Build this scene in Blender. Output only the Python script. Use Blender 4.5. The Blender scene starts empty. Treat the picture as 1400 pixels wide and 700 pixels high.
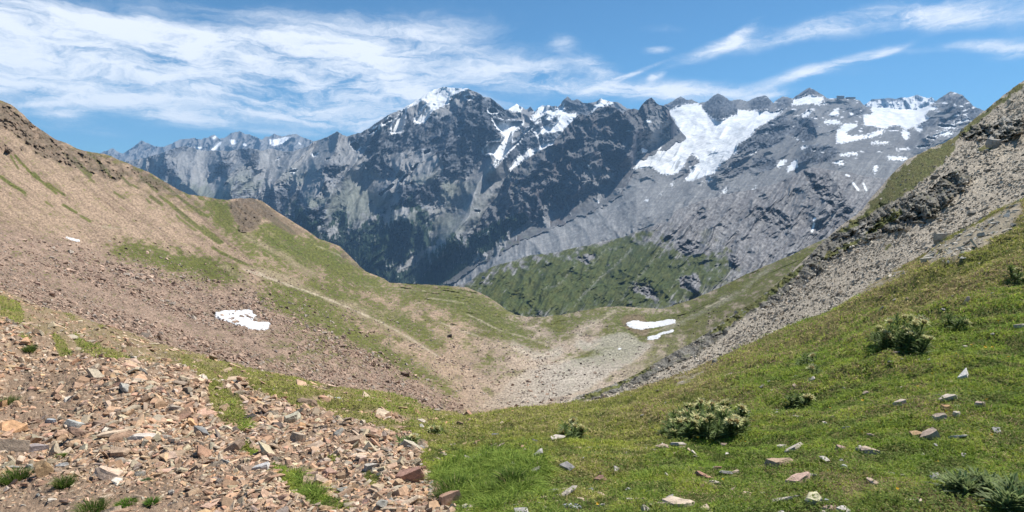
import bpy, bmesh, math, random
import numpy as np
from mathutils import Vector, Matrix
rng = np.random.default_rng(7)
random.seed(7)
SC = bpy.context.scene
COL = SC.collection
# ------------------------------------------------------------------ camera
FPX = 834.0
PITCH = math.radians(5.13)
CP, SP = math.cos(PITCH), math.sin(PITCH)
cam_d = bpy.data.cameras.new('camera')
cam = bpy.data.objects.new('camera', cam_d)
COL.objects.link(cam)
cam.location = (0, 0, 0)
cam.rotation_euler = (math.pi / 2 - PITCH, 0, 0)
cam_d.sensor_width = 36.0
cam_d.lens = 36.0 * FPX / 1400.0
cam_d.clip_start = 0.05
cam_d.clip_end = 80000
SC.camera = cam

def place(px, py, Y):
    """world point on the sight line through a spot of the photograph, Y metres ahead"""
    u = (np.asarray(px, float) - 700.0) / FPX
    v = (350.0 - np.asarray(py, float)) / FPX
    dy = CP + v * SP
    dz = -SP + v * CP
    Y = np.asarray(Y, float)
    return np.stack([u / dy * Y, Y + 0 * u, dz / dy * Y], -1)

# ------------------------------------------------------------------ noise
_P = rng.permutation(256).astype(np.int32)
_P = np.concatenate([_P, _P, _P])
_A = np.linspace(0, 2 * math.pi, 256, endpoint=False)
_GX, _GY = np.cos(_A), np.sin(_A)
def n2(x, y, seed=0):
    x = np.asarray(x, float); y = np.asarray(y, float)
    x, y = np.broadcast_arrays(x, y)
    xi = np.floor(x); yi = np.floor(y)
    xf = x - xi; yf = y - yi
    xi = (xi.astype(np.int64) + seed * 37) & 255; yi = (yi.astype(np.int64) + seed * 91) & 255
    u = xf * xf * xf * (xf * (xf * 6 - 15) + 10); v = yf * yf * yf * (yf * (yf * 6 - 15) + 10)
    def g(ix, iy, fx, fy):
        h = _P[_P[ix] + iy]
        return _GX[h] * fx + _GY[h] * fy
    x1 = (xi + 1) & 255; y1 = (yi + 1) & 255
    a = g(xi, yi, xf, yf); b = g(x1, yi, xf - 1, yf)
    c = g(xi, y1, xf, yf - 1); d = g(x1, y1, xf - 1, yf - 1)
    return 1.5 * ((a + u * (b - a)) * (1 - v) + (c + u * (d - c)) * v)
def fbm(x, y, oct=5, seed=0, lac=2.03, gain=0.5):
    s = 0; a = 1; t = 0
    for i in range(oct):
        s = s + a * n2(x, y, seed + i * 3); t += a
        x = x * lac + 13.7; y = y * lac + 5.1; a *= gain
    return s / t
def ridged(x, y, oct=5, seed=0, lac=2.05, gain=0.5):
    s = 0; a = 1; t = 0; w = 1
    for i in range(oct):
        n = 1 - np.abs(n2(x, y, seed + i * 5)) * 1.6
        n = np.clip(n, 0, 1) ** 2
        s = s + a * n * w; t += a
        w = np.clip(n * 1.6, 0, 1)
        x = x * lac + 7.3; y = y * lac + 3.9; a *= gain
    return s / t
def facet(x, y, oct=4, seed=0, lac=2.1, gain=0.55):
    """noise of flat tilted faces, for broken rock"""
    s = 0; a = 1; t = 0
    x = np.asarray(x, float); y = np.asarray(y, float)
    for i in range(oct):
        k = (x + y) * 0.3660254
        xs = x + k; ys = y + k
        xi = np.floor(xs); yi = np.floor(ys); fx = xs - xi; fy = ys - yi
        xi = (xi.astype(np.int64) + seed * 17 + i * 29) & 255; yi = (yi.astype(np.int64) + seed * 53 + i * 71) & 255
        h = lambda ax, ay: _P[_P[ax & 255] + (ay & 255)] / 127.5 - 1
        h00 = h(xi, yi); h11 = h(xi + 1, yi + 1); up = fx > fy
        hm = np.where(up, h(xi + 1, yi), h(xi, yi + 1))
        hi = np.maximum(fx, fy); lo = np.minimum(fx, fy)
        s = s + a * (h00 * (1 - hi) + hm * (hi - lo) + h11 * lo); t += a
        x, y = (x * .8 - y * .6) * lac + 3.7, (x * .6 + y * .8) * lac + 9.1; a *= gain
    return s / t
def sstep(a, b, x):
    t = np.clip((x - a) / (b - a), 0, 1)
    return t * t * (3 - 2 * t)
def mix(a, b, m):
    m = np.asarray(m)[..., None]
    return np.asarray(a) * (1 - m) + np.asarray(b) * m

# ------------------------------------------------------------------ soft region masks
MX0, MY0, MW, MH = -100, 60, 1620, 720
def _blur(a, r):
    if r < 1: return a
    k = np.ones(2 * r + 1) / (2 * r + 1)
    for _ in range(2):
        a = np.apply_along_axis(lambda v: np.convolve(v, k, 'same'), 0, a)
        a = np.apply_along_axis(lambda v: np.convolve(v, k, 'same'), 1, a)
    return a
class Mask:
    def __init__(self, polys=(), lines=(), blur=2):
        a = np.zeros((MH, MW))
        for p in polys:
            p = np.array(p, float)
            x0, y0 = np.floor(p.min(0)).astype(int) - 1; x1, y1 = np.ceil(p.max(0)).astype(int) + 2
            X, Y = np.meshgrid(np.arange(x0, x1) + .0, np.arange(y0, y1) + .0)
            ins = np.zeros(X.shape, bool)
            n = len(p)
            for i in range(n):
                ax, ay = p[i]; bx, by = p[(i + 1) % n]
                if ay == by: continue
                c = (ay > Y) != (by > Y)
                ins ^= c & (X < (bx - ax) * (Y - ay) / (by - ay) + ax)
            jx0, jy0 = max(x0, MX0), max(y0, MY0); jx1, jy1 = min(x1, MX0 + MW), min(y1, MY0 + MH)
            if jx1 <= jx0 or jy1 <= jy0: continue
            sub = ins[jy0 - y0:jy1 - y0, jx0 - x0:jx1 - x0]
            s = a[jy0 - MY0:jy1 - MY0, jx0 - MX0:jx1 - MX0]
            s[sub] = 1
        for l in lines:
            pts, w = l[:-1], l[-1]
            for (ax, ay), (bx, by) in zip(pts[:-1], pts[1:]):
                x0 = int(min(ax, bx) - w - 3); x1 = int(max(ax, bx) + w + 4)
                y0 = int(min(ay, by) - w - 3); y1 = int(max(ay, by) + w + 4)
                x0 = max(x0, MX0); y0 = max(y0, MY0); x1 = min(x1, MX0 + MW); y1 = min(y1, MY0 + MH)
                if x1 <= x0 or y1 <= y0: continue
                X, Y = np.meshgrid(np.arange(x0, x1) + .0, np.arange(y0, y1) + .0)
                dx, dy = bx - ax, by - ay; L = dx * dx + dy * dy + 1e-9
                t = np.clip(((X - ax) * dx + (Y - ay) * dy) / L, 0, 1)
                d = np.hypot(X - ax - t * dx, Y - ay - t * dy)
                s = a[y0 - MY0:y1 - MY0, x0 - MX0:x1 - MX0]
                np.maximum(s, np.clip(w / 2 + .5 - d, 0, 1), out=s)
        self.a = _blur(a, blur)
    def __call__(self, px, py):
        x = np.clip(np.clip(px, -72, 1492) - MX0, 0, MW - 1.001); y = np.clip(py - MY0, 0, MH - 1.001)
        i = x.astype(int); j = y.astype(int); fx = x - i; fy = y - j
        a = self.a
        return (a[j, i] * (1 - fx) + a[j, i + 1] * fx) * (1 - fy) + (a[j + 1, i] * (1 - fx) + a[j + 1, i + 1] * fx) * fy

def spur(PX, PY, pts, w, amp):
    """tent shaped crest along a polyline: amp metres at the crest, 0 at w"""
    best = np.full(PX.shape, 1e9)
    for (ax, ay), (bx, by) in zip(pts[:-1], pts[1:]):
        dx, dy = bx - ax, by - ay; L = dx * dx + dy * dy
        t = np.clip(((PX - ax) * dx + (PY - ay) * dy) / L, 0, 1)
        best = np.minimum(best, np.hypot(PX - ax - t * dx, PY - ay - t * dy))
    return amp * np.clip(1 - best / w, 0, 1)

# ------------------------------------------------------------------ meshes & materials
def mesh_np(name, V, F, colors=None, smooth=False):
    me = bpy.data.meshes.new(name)
    V = np.ascontiguousarray(V, dtype=np.float32).reshape(-1, 3)
    F = np.ascontiguousarray(F, dtype=np.int32)
    me.vertices.add(len(V)); me.vertices.foreach_set('co', V.ravel())
    k = F.shape[1]
    me.loops.add(F.size); me.loops.foreach_set('vertex_index', F.ravel())
    me.polygons.add(len(F))
    me.polygons.foreach_set('loop_start', np.arange(0, F.size, k, dtype=np.int32))
    me.polygons.foreach_set('loop_total', np.full(len(F), k, dtype=np.int32))
    me.polygons.foreach_set('use_smooth', np.full(len(F), smooth, dtype=bool))
    if colors is not None:
        at = me.color_attributes.new('tint', 'FLOAT_COLOR', 'POINT')
        c = np.ones((len(V), 4), np.float32); c[:, :3] = np.clip(colors.reshape(-1, 3), 0, 1)
        at.data.foreach_set('color', c.ravel())
    me.update(calc_edges=True)
    return me
def link(name, me, mat=None, parent=None):
    o = bpy.data.objects.new(name, me)
    COL.objects.link(o)
    if mat is not None and len(me.materials) == 0: me.materials.append(mat)
    if parent is not None: o.parent = parent
    return o
def tag(o, label=None, cat=None, group=None, kind=None):
    if label: o['label'] = label
    if cat: o['category'] = cat
    if group: o['group'] = group
    if kind: o['kind'] = kind
    return o
def material(name, rough=.9, spec=.15, scales=((1.0, .2),), bump=None, trans=0.0, color=None, sss=0):
    """procedural: the surface's own colour layer broken up by noise at a few real-world scales"""
    m = bpy.data.materials.new(name); m.use_nodes = True
    nt = m.node_tree; N = nt.nodes; L = nt.links
    b = N['Principled BSDF']
    b.inputs['Roughness'].default_value = rough
    b.inputs['Specular IOR Level'].default_value = spec
    if color is None:
        a = N.new('ShaderNodeAttribute'); a.attribute_name = 'tint'; src = a.outputs['Color']
    else:
        c = N.new('ShaderNodeRGB'); c.outputs[0].default_value = (*color, 1); src = c.outputs[0]
    tc = N.new('ShaderNodeTexCoord')
    for sc, amt in scales:
        n = N.new('ShaderNodeTexNoise'); n.inputs['Scale'].default_value = sc
        n.inputs['Detail'].default_value = 5; n.inputs['Roughness'].default_value = .65
        L.new(tc.outputs['Object'], n.inputs['Vector'])
        r = N.new('ShaderNodeMapRange'); r.inputs['From Min'].default_value = .3; r.inputs['From Max'].default_value = .7
        r.inputs['To Min'].default_value = 1 - amt; r.inputs['To Max'].default_value = 1 + amt
        L.new(n.outputs['Fac'], r.inputs['Value'])
        v = N.new('ShaderNodeVectorMath'); v.operation = 'SCALE'
        L.new(src, v.inputs[0]); L.new(r.outputs['Result'], v.inputs['Scale'])
        src = v.outputs['Vector']
    L.new(src, b.inputs['Base Color'])
    if bump:
        n = N.new('ShaderNodeTexNoise'); n.inputs['Scale'].default_value = bump[0]
        n.inputs['Detail'].default_value = 6; n.inputs['Roughness'].default_value = .7
        L.new(tc.outputs['Object'], n.inputs['Vector'])
        bp = N.new('ShaderNodeBump'); bp.inputs['Distance'].default_value = bump[1]; bp.inputs['Strength'].default_value = 1
        L.new(n.outputs['Fac'], bp.inputs['Height']); L.new(bp.outputs['Normal'], b.inputs['Normal'])
    if trans:
        tr = N.new('ShaderNodeBsdfTranslucent'); L.new(src, tr.inputs['Color'])
        mx = N.new('ShaderNodeMixShader'); mx.inputs['Fac'].default_value = trans
        L.new(b.outputs[0], mx.inputs[1]); L.new(tr.outputs[0], mx.inputs[2])
        L.new(mx.outputs[0], N['Material Output'].inputs['Surface'])
    return m

class Sheet:
    """A piece of terrain lofted through surveyed profiles (column: [(py, Y) ...] valley to crest)."""
    def __init__(s, name, cols, top=None, bot=None, x0=-80, x1=1480, step=1.0, rows=300, power=1.0, jag=0., skirt=300., steep=.8, smooth_t=9, outer=(), front=None):
        s.name = name
        cx = np.array(sorted(cols)); T = np.linspace(0, 1, 161)
        ctop = np.array([cols[c][-1][0] for c in cx], float); cbot = np.array([cols[c][0][0] for c in cx], float)
        inv = []
        for c in cx:
            p = np.array(cols[c], float)
            t = (p[:, 0] - p[0, 0]) / (p[-1, 0] - p[0, 0])
            v = np.interp(T, t, np.log(p[:, 1]) * 0 + 1 / p[:, 1])
            k = np.ones(smooth_t) / smooth_t
            vp = np.concatenate([2 * v[0] - v[smooth_t:0:-1], v, 2 * v[-1] - v[-2:-smooth_t - 2:-1]])
            for _ in range(2): vp = np.convolve(vp, k, 'same')
            inv.append(vp[smooth_t:-smooth_t])
        s.cx, s.T, s.inv = cx, T, np.array(inv)
        s.top = np.array(top, float) if top else np.stack([cx, ctop], 1)
        s.bot = np.array(bot, float) if bot else np.stack([cx, cbot], 1)
        px = np.linspace(x0, x1, int(round((x1 - x0) / step)) + 1)
        for e in outer:   # coarser ground continuing past the sides of the view
            px = np.concatenate([np.linspace(e, x0, 41)[:-1], px]) if e < x0 else np.concatenate([px, np.linspace(x1, e, 41)[1:]])
        s.px1, s.nx, s.front = px, len(px), front
        t = 1 - (1 - np.linspace(0, 1, rows)) ** power
        s.PX, s.t = np.meshgrid(px, t)
        s.rows = rows
        s.PY = s.bot_at(s.PX) + (s.top_at(s.PX) - s.bot_at(s.PX)) * s.t
        if jag:
            j = (fbm(px / 21., px * 0 + 3.3, 4, 11, gain=.65) * 1.3 + facet(px / 7., px * 0 + 1.7, 3, 12, gain=.7) * .8) * jag
            s.PY = s.PY + j[None] * s.t ** 8
        q = np.ones(61) / 61; xs = np.arange(int(px[0]) - 200, int(px[-1]) + 201)
        tp = np.interp(xs, s.top[:, 0], s.top[:, 1])
        s.tops = (xs, np.convolve(np.convolve(np.pad(tp, 60, 'edge'), q, 'same'), q, 'same')[60:-60])
        b = s.bot_at(s.PX)
        s.Y = s.depth(s.PX, (s.PY - b) / (np.interp(s.PX, *s.tops) - b))
        s.skirt, s.steep = skirt, steep
    def top_at(s, px): return np.interp(px, s.top[:, 0], s.top[:, 1])
    def bot_at(s, px): return np.interp(px, s.bot[:, 0], s.bot[:, 1])
    def depth(s, px, t):
        i = np.clip(np.searchsorted(s.cx, px, 'right') - 1, 0, len(s.cx) - 2)
        f = np.clip((px - s.cx[i]) / (s.cx[i + 1] - s.cx[i]), 0, 1); f = f * f * (3 - 2 * f) * .5 + f * .5
        k = np.clip(t, -.1, 1.12) * (len(s.T) - 1); k0 = np.clip(k.astype(int), 0, len(s.T) - 2); kf = k - k0
        def at(ii): return s.inv[ii, k0] * (1 - kf) + s.inv[ii, k0 + 1] * kf
        v = at(i) * (1 - f) + at(i + 1) * f
        return 1 / np.maximum(v, s.inv[:, -1].min() * .8)
    def spot(s, px, py):
        """finished surface point seen at that spot"""
        px = np.atleast_1d(np.asarray(px, float)); py = np.atleast_1d(np.asarray(py, float))
        i = np.rint(s.col(px)).astype(int)
        j = np.array([np.argmin(np.abs(s.PY[:, a] - b)) for a, b in zip(i, py)])
        return s.V[j, i]
    def col(s, px): return np.interp(px, s.px1, np.arange(s.nx))
    def relief(s, dY): s.Y = s.Y + dY; return s
    def pts(s): return place(s.PX, s.PY, s.Y)
    def lift(s, dz):  # vertical bumps, kept for build
        s.dz = dz
    def normals(s, V=None):
        V = s.pts() if V is None else V
        dx = np.gradient(V, axis=1); dy = np.gradient(V, axis=0)
        n = np.cross(dx, dy); n /= np.linalg.norm(n, axis=-1, keepdims=True) + 1e-12
        n[n[..., 2] < 0] *= -1
        return n
    def build(s, color, mat, smooth=True):
        V = s.pts()
        if hasattr(s, 'dz'): V[..., 2] += s.dz
        s.V = V
        k = 14
        d = np.linspace(0, 1, k + 1)[1:] ** 1.6 * s.skirt
        top = V[-1]
        back = top[None] + np.stack([top[None, :, 0] / top[None, :, 1] * d[:, None], d[:, None] + 0 * top[None, :, 0], -s.steep * d[:, None] + 0 * top[None, :, 0]], -1)
        allV = np.concatenate([V, back], 0)
        C = np.concatenate([color, np.repeat(color[-1:], k, 0)], 0)
        if s.front is not None:   # the ground goes on towards (and under) the viewer
            L_, drop = s.front; d = np.linspace(1, 0, 9)[:-1, None]; b = V[0][None]
            if drop is None:
                f = np.stack([b[..., 0] + 0 * d, b[..., 1] * (1 - d) - 5 * d, b[..., 2] * (1 - d) ** 2 + (-1.65 + .1 * b[..., 0] * (b[..., 0] > 0) - .05 * np.abs(b[..., 0])) * (1 - (1 - d) ** 2)], -1)
            else:
                f = b + np.stack([-L_ * d * b[..., 0] / b[..., 1], -L_ * d + 0 * b[..., 0], -drop * L_ * d + 0 * b[..., 0]], -1)
            allV = np.concatenate([f, allV], 0); C = np.concatenate([np.repeat(color[:1], 8, 0), C], 0)
        R = allV.shape[0]; nx = s.nx
        a = (np.arange(R - 1)[:, None] * nx + np.arange(nx - 1)[None]).ravel()
        F = np.stack([a, a + 1, a + 1 + nx, a + nx], 1)
        me = mesh_np(s.name, allV, F, C, smooth)
        s.obj = link(s.name, me, mat)
        tag(s.obj, kind='structure')
        return s.obj
# ================================================================== the far massif
GREY = np.array([.195, .197, .20]); PALE = np.array([.285, .285, .28]); ROCK = np.array([.088, .097, .112])
SNOW = np.array([.70, .72, .74]); FOREST = np.array([.018, .034, .018]); ALP = np.array([.06, .085, .03]); ICE = np.array([.34, .38, .42])
m_far = material('mountain_rock', .95, .05, ((.02, .22), (.006, .12)))
m_hill = material('hill_ground', .95, .05, ((.05, .22), (.3, .15)))

massif_top = [(-80,240),(100,236),(150,226),(205,214),(225,207),(240,202),(255,200),(268,204),(280,207),(300,205),(315,206),(330,203),(345,203),(358,205),(370,203),(385,206),(400,207),(412,203),(420,200),(430,193),(445,188),(455,183),(461,180),(468,184),(475,187),(490,182),(505,175),(515,168),(530,158),(550,150),(565,140),(580,130),(595,122),(601,119),(612,119.5),(625,121),(640,121),(650,125),(660,131),(670,133),(680,141),(690,149),(694,149),(700,146),(706,141),(712,145),(718,150),(725,146),(731,152),(736,147),(742,143),(755,145),(763,146),(769,138),(776,132),(782,137),(790,137),(797,141),(805,140),(815,139),(822,134),(830,137),(836,138),(845,140),(855,147),(865,150),(876,152),(891,150),(911,142),(920,138),(931,132),(938,136),(946,136),(956,142),(966,139),(974,133),(982,128),(990,133),(998,138),(1011,136),(1021,139),(1030,134),(1041,131),(1049,132),(1057,140),(1069,133),(1084,134),(1094,127),(1107,119),(1118,126),(1131,134),(1144,134),(1159,134),(1168,134),(1175,138),(1185,147),(1192,147),(1207,147),(1229,149),(1254,151),(1270,144),(1282,136),(1290,130),(1300,125.5),(1306,127),(1316,130),(1325,138),(1331,145),(1344,151),(1380,172),(1480,220)]
massif_bot = [(-80,330),(205,320),(300,320),(430,370),(520,400),(560,402),(600,402),(650,395),(700,380),(760,362),(830,340),(870,325),(950,295),(1060,275),(1150,262),(1250,265),(1340,265),(1480,300)]
mass = Sheet('mountain_massif', {
 -80:[(330,5000),(240,7500)], 205:[(320,5000),(214,7000)], 300:[(320,4800),(205,7200)], 430:[(370,4200),(193,6800)],
 520:[(400,3800),(330,4600),(250,5600),(166,6600)], 600:[(402,3500),(370,4200),(300,5000),(200,6000),(119,7000)],
 650:[(395,3500),(350,4000),(290,5000),(220,6000),(127,7000)], 700:[(380,3200),(327,4100),(240,5800),(190,6800),(150,8000)],
 760:[(362,3000),(304,4300),(200,6500),(147,8000)], 830:[(340,3000),(270,4400),(200,6500),(137,8000)],
 870:[(325,3000),(243,4600),(190,6200),(148,8000)], 950:[(295,3000),(240,4500),(190,5800),(140,8000)],
 1060:[(275,3000),(230,3900),(170,5500),(136,7500)], 1150:[(262,3000),(200,4000),(160,5500),(132,6500)],
 1250:[(265,2900),(200,4200),(175,5500),(150,6800)], 1340:[(265,2900),(200,4000),(150,5600)], 1480:[(300,2900),(220,4500)]},
 top=massif_top, bot=massif_bot, rows=330, jag=1.8, skirt=2200, steep=.85)

def rot(px, py, a, sx, sy):
    a = math.radians(a); c, s_ = math.cos(a), math.sin(a)
    return (px * c + py * s_) / sx, (-px * s_ + py * c) / sy

snow_polys = [
 [(600,118),(642,120),(624,127),(614,132),(614,141),(601,146),(589,151),(586,160),(580,166),(569,169),(567,162),(576,154),(582,145),(586,139),(578,135),(567,142),(560,143),(554,149),(553,162),(550,179),(534,184),(536,171),(546,158),(554,145),(563,137),(578,130),(591,122)],
 [(533,160),(537,162),(520,173),(514,179),(499,187),(511,177),(524,169)], [(478,197),(486,193),(494,199),(488,208)], [(497,222),(505,222),(510,230),(503,232)],[(513,233),(518,232),(517,236)],
 [(636,132),(644,130),(647,135),(640,136)], [(666,149),(676,147),(681,154),(670,155)],
 [(672,160),(685,166),(700,171),(700,199),(689,216),(679,211),(668,203),(661,211),(660,205),(670,194),(683,194),(691,186),(679,173)],
 [(696,148),(706,139),(713,146),(712,152),(700,151)], [(675,161),(691,166),(716,165),(711,174),(700,180),(689,184),(681,174)],
 [(661,203),(672,195),(683,207),(693,205),(713,187),(711,194),(693,209),(683,222),(674,231),(681,216),(672,209),(661,212)],
 [(741,141),(751,146),(758,151),(769,142),(771,154),(777,157),(788,155),(788,159),(777,169),(769,178),(760,179),(743,181),(734,183),(732,180),(747,173),(760,169),(766,162),(769,158),(762,155),(754,162),(741,164),(730,171),(719,183),(715,180),(726,173),(736,165),(747,161),(751,156),(749,151),(743,156),(732,162),(725,165),(732,151)],
 [(732,182),(736,187),(745,194),(758,191),(757,197),(743,202),(726,211),(715,220),(704,226),(689,239),(700,226),(711,212),(721,205),(730,205),(743,199),(745,193),(734,188)],
 [(809,155),(811,146),(818,142),(822,135),(831,136),(829,143),(820,146),(814,151)], [(831,142),(837,137),(840,142),(833,144)],
 [(916,151),(927,146),(942,142),(957,143),(960,148),(970,160),(976,164),(987,164),(1000,159),(1009,157),(1009,149),(1017,151),(1034,152),(1049,150),(1054,154),(1066,151),(1079,145),(1084,141),(1086,135),(1105,130),(1131,134),(1116,140),(1081,144),(1069,152),(1058,162),(1041,171),(1034,175),(1028,184),(1017,192),(1006,199),(1009,205),(1000,214),(989,220),(981,229),(979,235),(966,239),(951,246),(934,248),(944,237),(944,229),(957,224),(955,216),(946,209),(940,216),(934,229),(923,237),(912,239),(904,237),(893,229),(880,229),(872,230),(865,232),(866,215),(905,195),(925,186),(934,186),(923,164),(916,158)],
 [(1144,181),(1154,169),(1174,170),(1161,179),(1150,186),(1180,186),(1165,192),(1144,196)], [(1094,159),(1105,150),(1109,152),(1103,161)], [(1131,156),(1144,150),(1148,156),(1137,159)], [(1126,165),(1150,164),(1148,170),(1129,170)],
 [(1056,232),(1069,220),(1077,218),(1071,226)], [(1074,236),(1086,218),(1091,219),(1090,229)], [(1094,205),(1099,197),(1103,201)], [(1109,207),(1116,199),(1114,206)],
 [(1192,146),(1207,146),(1229,148),(1254,151),(1270,143),(1282,137),(1269,146),(1282,145),(1282,150),(1271,150),(1263,157),(1274,161),(1263,166),(1248,173),(1239,176),(1231,172),(1220,172),(1209,175),(1194,172),(1188,171),(1181,172),(1182,158),(1194,156)],
 [(1233,179),(1244,178),(1242,190),(1235,191)], [(1144,196),(1164,190),(1186,185),(1201,179),(1211,179),(1203,184),(1186,188),(1164,193)], [(1248,175),(1259,173),(1265,176),(1256,180)], [(1278,171),(1297,170),(1316,176),(1306,175),(1289,174)]]
snow_lines = [[(580,209),(587,206),3.5],[(571,224),(563,233),2.5],[(556,239),(548,249),2.5],[(400,235),(406,233),2.5],[(428,211),(434,208),2.5],[(520,266),(537,253),3.2],[(506,278),(509,276),2.5],[(649,288),(656,289),2.5],[(428,214),(433,212),2],
 [(996,229),(1011,219),2.2],[(1026,212),(1034,206),2.6],[(1114,142),(1129,142),2.5],[(1190,196),(1216,195),2.6],[(1226,204),(1244,203),2.6],[(1254,201),(1271,199),2.6],[(1214,216),(1225,217),(1240,216),3.6],[(1147,212),(1173,210),3],[(1194,232),(1201,226),3],[(1195,236),(1199,234),3],[(1267,188),(1278,190),2.6],[(1289,185),(1304,180),2.4],[(1276,186),(1297,179),2.4],[(1141,223),(1154,223),3],[(1156,239),(1162,241),2.5],
 [(805,283),(817,276),3.4],[(735,312),(745,307),3],[(719,314),(725,304),2.5],[(883,275),(886,272),3.2],[(899,267),(906,263),2],[(915,256),(922,250),2],[(989,264),(994,257),2.8],[(966,248),(974,244),3],[(958,252),(962,250),2],[(1028,260),(1036,257),2],[(1086,188),(1093,190),2],[(1306,168),(1325,163),3],[(450,216),(446,219),2],[(377,218),(382,216),2],[(395,235),(402,232),2]]
M_snow = Mask(snow_polys, snow_lines, 1)
M_dark = Mask([[(553,150),(575,170),(590,155),(625,132),(650,128),(690,152),(715,170),(680,185),(680,200),(660,215),(650,245),(610,250),(580,235),(550,250),(520,240),(510,215),(530,190),(550,185)],
  [(1080,178),(1090,160),(1115,165),(1140,185),(1150,205),(1130,215),(1090,225),(1065,238),(990,246),(1000,225),(1020,198),(1045,175),(1070,160)],
  [(766,134),(785,134),(812,140),(808,155),(790,157),(775,156)], [(957,144),(983,127),(1004,142),(1007,157),(987,163),(979,165),(966,156)], [(1020,142),(1040,130),(1057,141),(1045,152),(1025,150)],
  [(942,161),(951,160),(959,166),(966,174),(951,176),(943,171)],[(912,143),(931,131),(945,137),(940,144),(925,148)],[(1288,130),(1303,125),(1330,146),(1320,165),(1290,160)],[(1060,140),(1080,136),(1085,142),(1065,150)],
  [(1095,126),(1107,118),(1120,127),(1107,129)],[(460,180),(490,182),(515,168),(530,165),(500,190),(470,205)],[(290,205),(300,215),(345,235),(350,250),(340,250),(325,225),(300,240),(290,225)]], [], 6)
M_forest = Mask([[(395,262),(415,285),(432,300),(452,303),(470,275),(482,312),(500,300),(530,290),(560,268),(575,280),(600,310),(640,330),(655,345),(610,400),(500,400),(440,350),(395,300)], [(560,380),(620,340),(700,300),(690,330),(640,362),(600,388)]], [], 7)
M_pale = Mask([[(470,225),(500,240),(530,262),(540,275),(560,262),(590,235),(575,255),(520,300),(490,322),(470,305),(480,280),(455,250)], [(655,235),(690,235),(670,270),(650,300),(600,360),(580,385),(560,392),(590,340),(620,310),(640,270)], [(870,245),(960,245),(900,300),(800,345),(700,375),(600,390),(700,330),(830,275)]], [[(480,322),(560,262),6],[(620,320),(650,290),14],[(300,290),(285,255),14],[(265,285),(275,240),10]], 6)
PX, PY = mass.PX, mass.PY
V0 = mass.pts(); X0, Z0 = V0[..., 0], V0[..., 2]
wl = sstep(720, 480, PX); wr = sstep(700, 1000, PX); wc = np.clip(1 - wl - wr, 0, 1)
wxn = fbm(PX / 60., PY / 60., 3, 2) * 14; wyn = fbm(PX / 60. + 40, PY / 60., 3, 4) * 14
def arid(ang, sx, sy, oct, seed):
    a, b = rot(PX + wxn, PY + wyn, ang, sx, sy)
    return ridged(a, b, oct, seed)
# gullies follow the fall line: to the lower left on the right-hand massif, fanning below the main summit
ua = (PX + wxn * .7 - 640) / (PY + 30) * 8.5
fan = ridged(ua, np.log(np.maximum(PY - 60, 20)) * 3.2, 5, 21, gain=.55)
left = ridged((PX + wxn + 0.35 * PY) / 34., (PY + wyn) / 75., 5, 23, gain=.55)
right = arid(-35, 62., 22., 5, 25)
big = wl * left + wc * fan + wr * right
big = np.where(PX > 480, big, big)
med = ridged((PX + wxn * 1.5) / 15., (PY + wyn * 1.5) / 17., 4, 31, gain=.6)
fine = fbm(PX / 4., PY / 4.5, 3, 41, gain=.7)
snowm = M_snow(PX + fine * 1.5, PY + fine * 1.2)
calm = 1 - .62 * sstep(.3, .8, snowm)
flatr = 1 - .62 * sstep(985, 1090, PX) * sstep(175, 200, PY) - .5 * M_pale(PX, PY)
edge = 1.0
spurs = 0
for pts, w, a in [
  ([(655,128),(642,160),(622,190),(600,220),(578,255),(560,300)], 34, 330), ([(590,152),(575,185),(550,225),(530,262)], 26, 260),
  ([(690,150),(682,200),(662,235),(640,290),(600,345)], 30, 330), ([(530,160),(505,200),(472,235),(445,275),(430,325)], 36, 300),
  ([(461,180),(455,205),(440,240),(422,280)], 26, 260), ([(655,128),(605,195),(550,275),(500,345)], 62, 330), ([(520,170),(470,240),(430,310)], 60, 260), ([(461,180),(425,245),(400,300)], 48, 220), ([(345,203),(322,250),(312,292)], 44, 220), ([(690,150),(665,240),(610,330)], 48, 240), ([(300,205),(312,232),(322,272)], 24, 260), ([(345,203),(336,240),(300,275)], 26, 280),
  ([(228,208),(242,240),(275,275)], 26, 260), ([(400,207),(388,235),(360,270)], 26, 240), ([(745,143),(718,175),(692,205),(678,228)], 20, 320),
  ([(1075,150),(1040,175),(1012,205),(985,240)], 20, 240), ([(776,133),(762,160),(752,185)], 16, 180), ([(1110,165),(1118,190),(1100,220)], 18, 200),
  ([(983,129),(985,165)], 18, 220), ([(1040,131),(1040,152)], 16, 160), ([(1107,119),(1090,140)], 18, 160), ([(1300,126),(1290,160),(1265,190)], 30, 260), ([(931,132),(930,150)], 12, 120)]:
    spurs = spurs + spur(PX + wxn * .5, PY + wyn * .5, pts, w, a)
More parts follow.
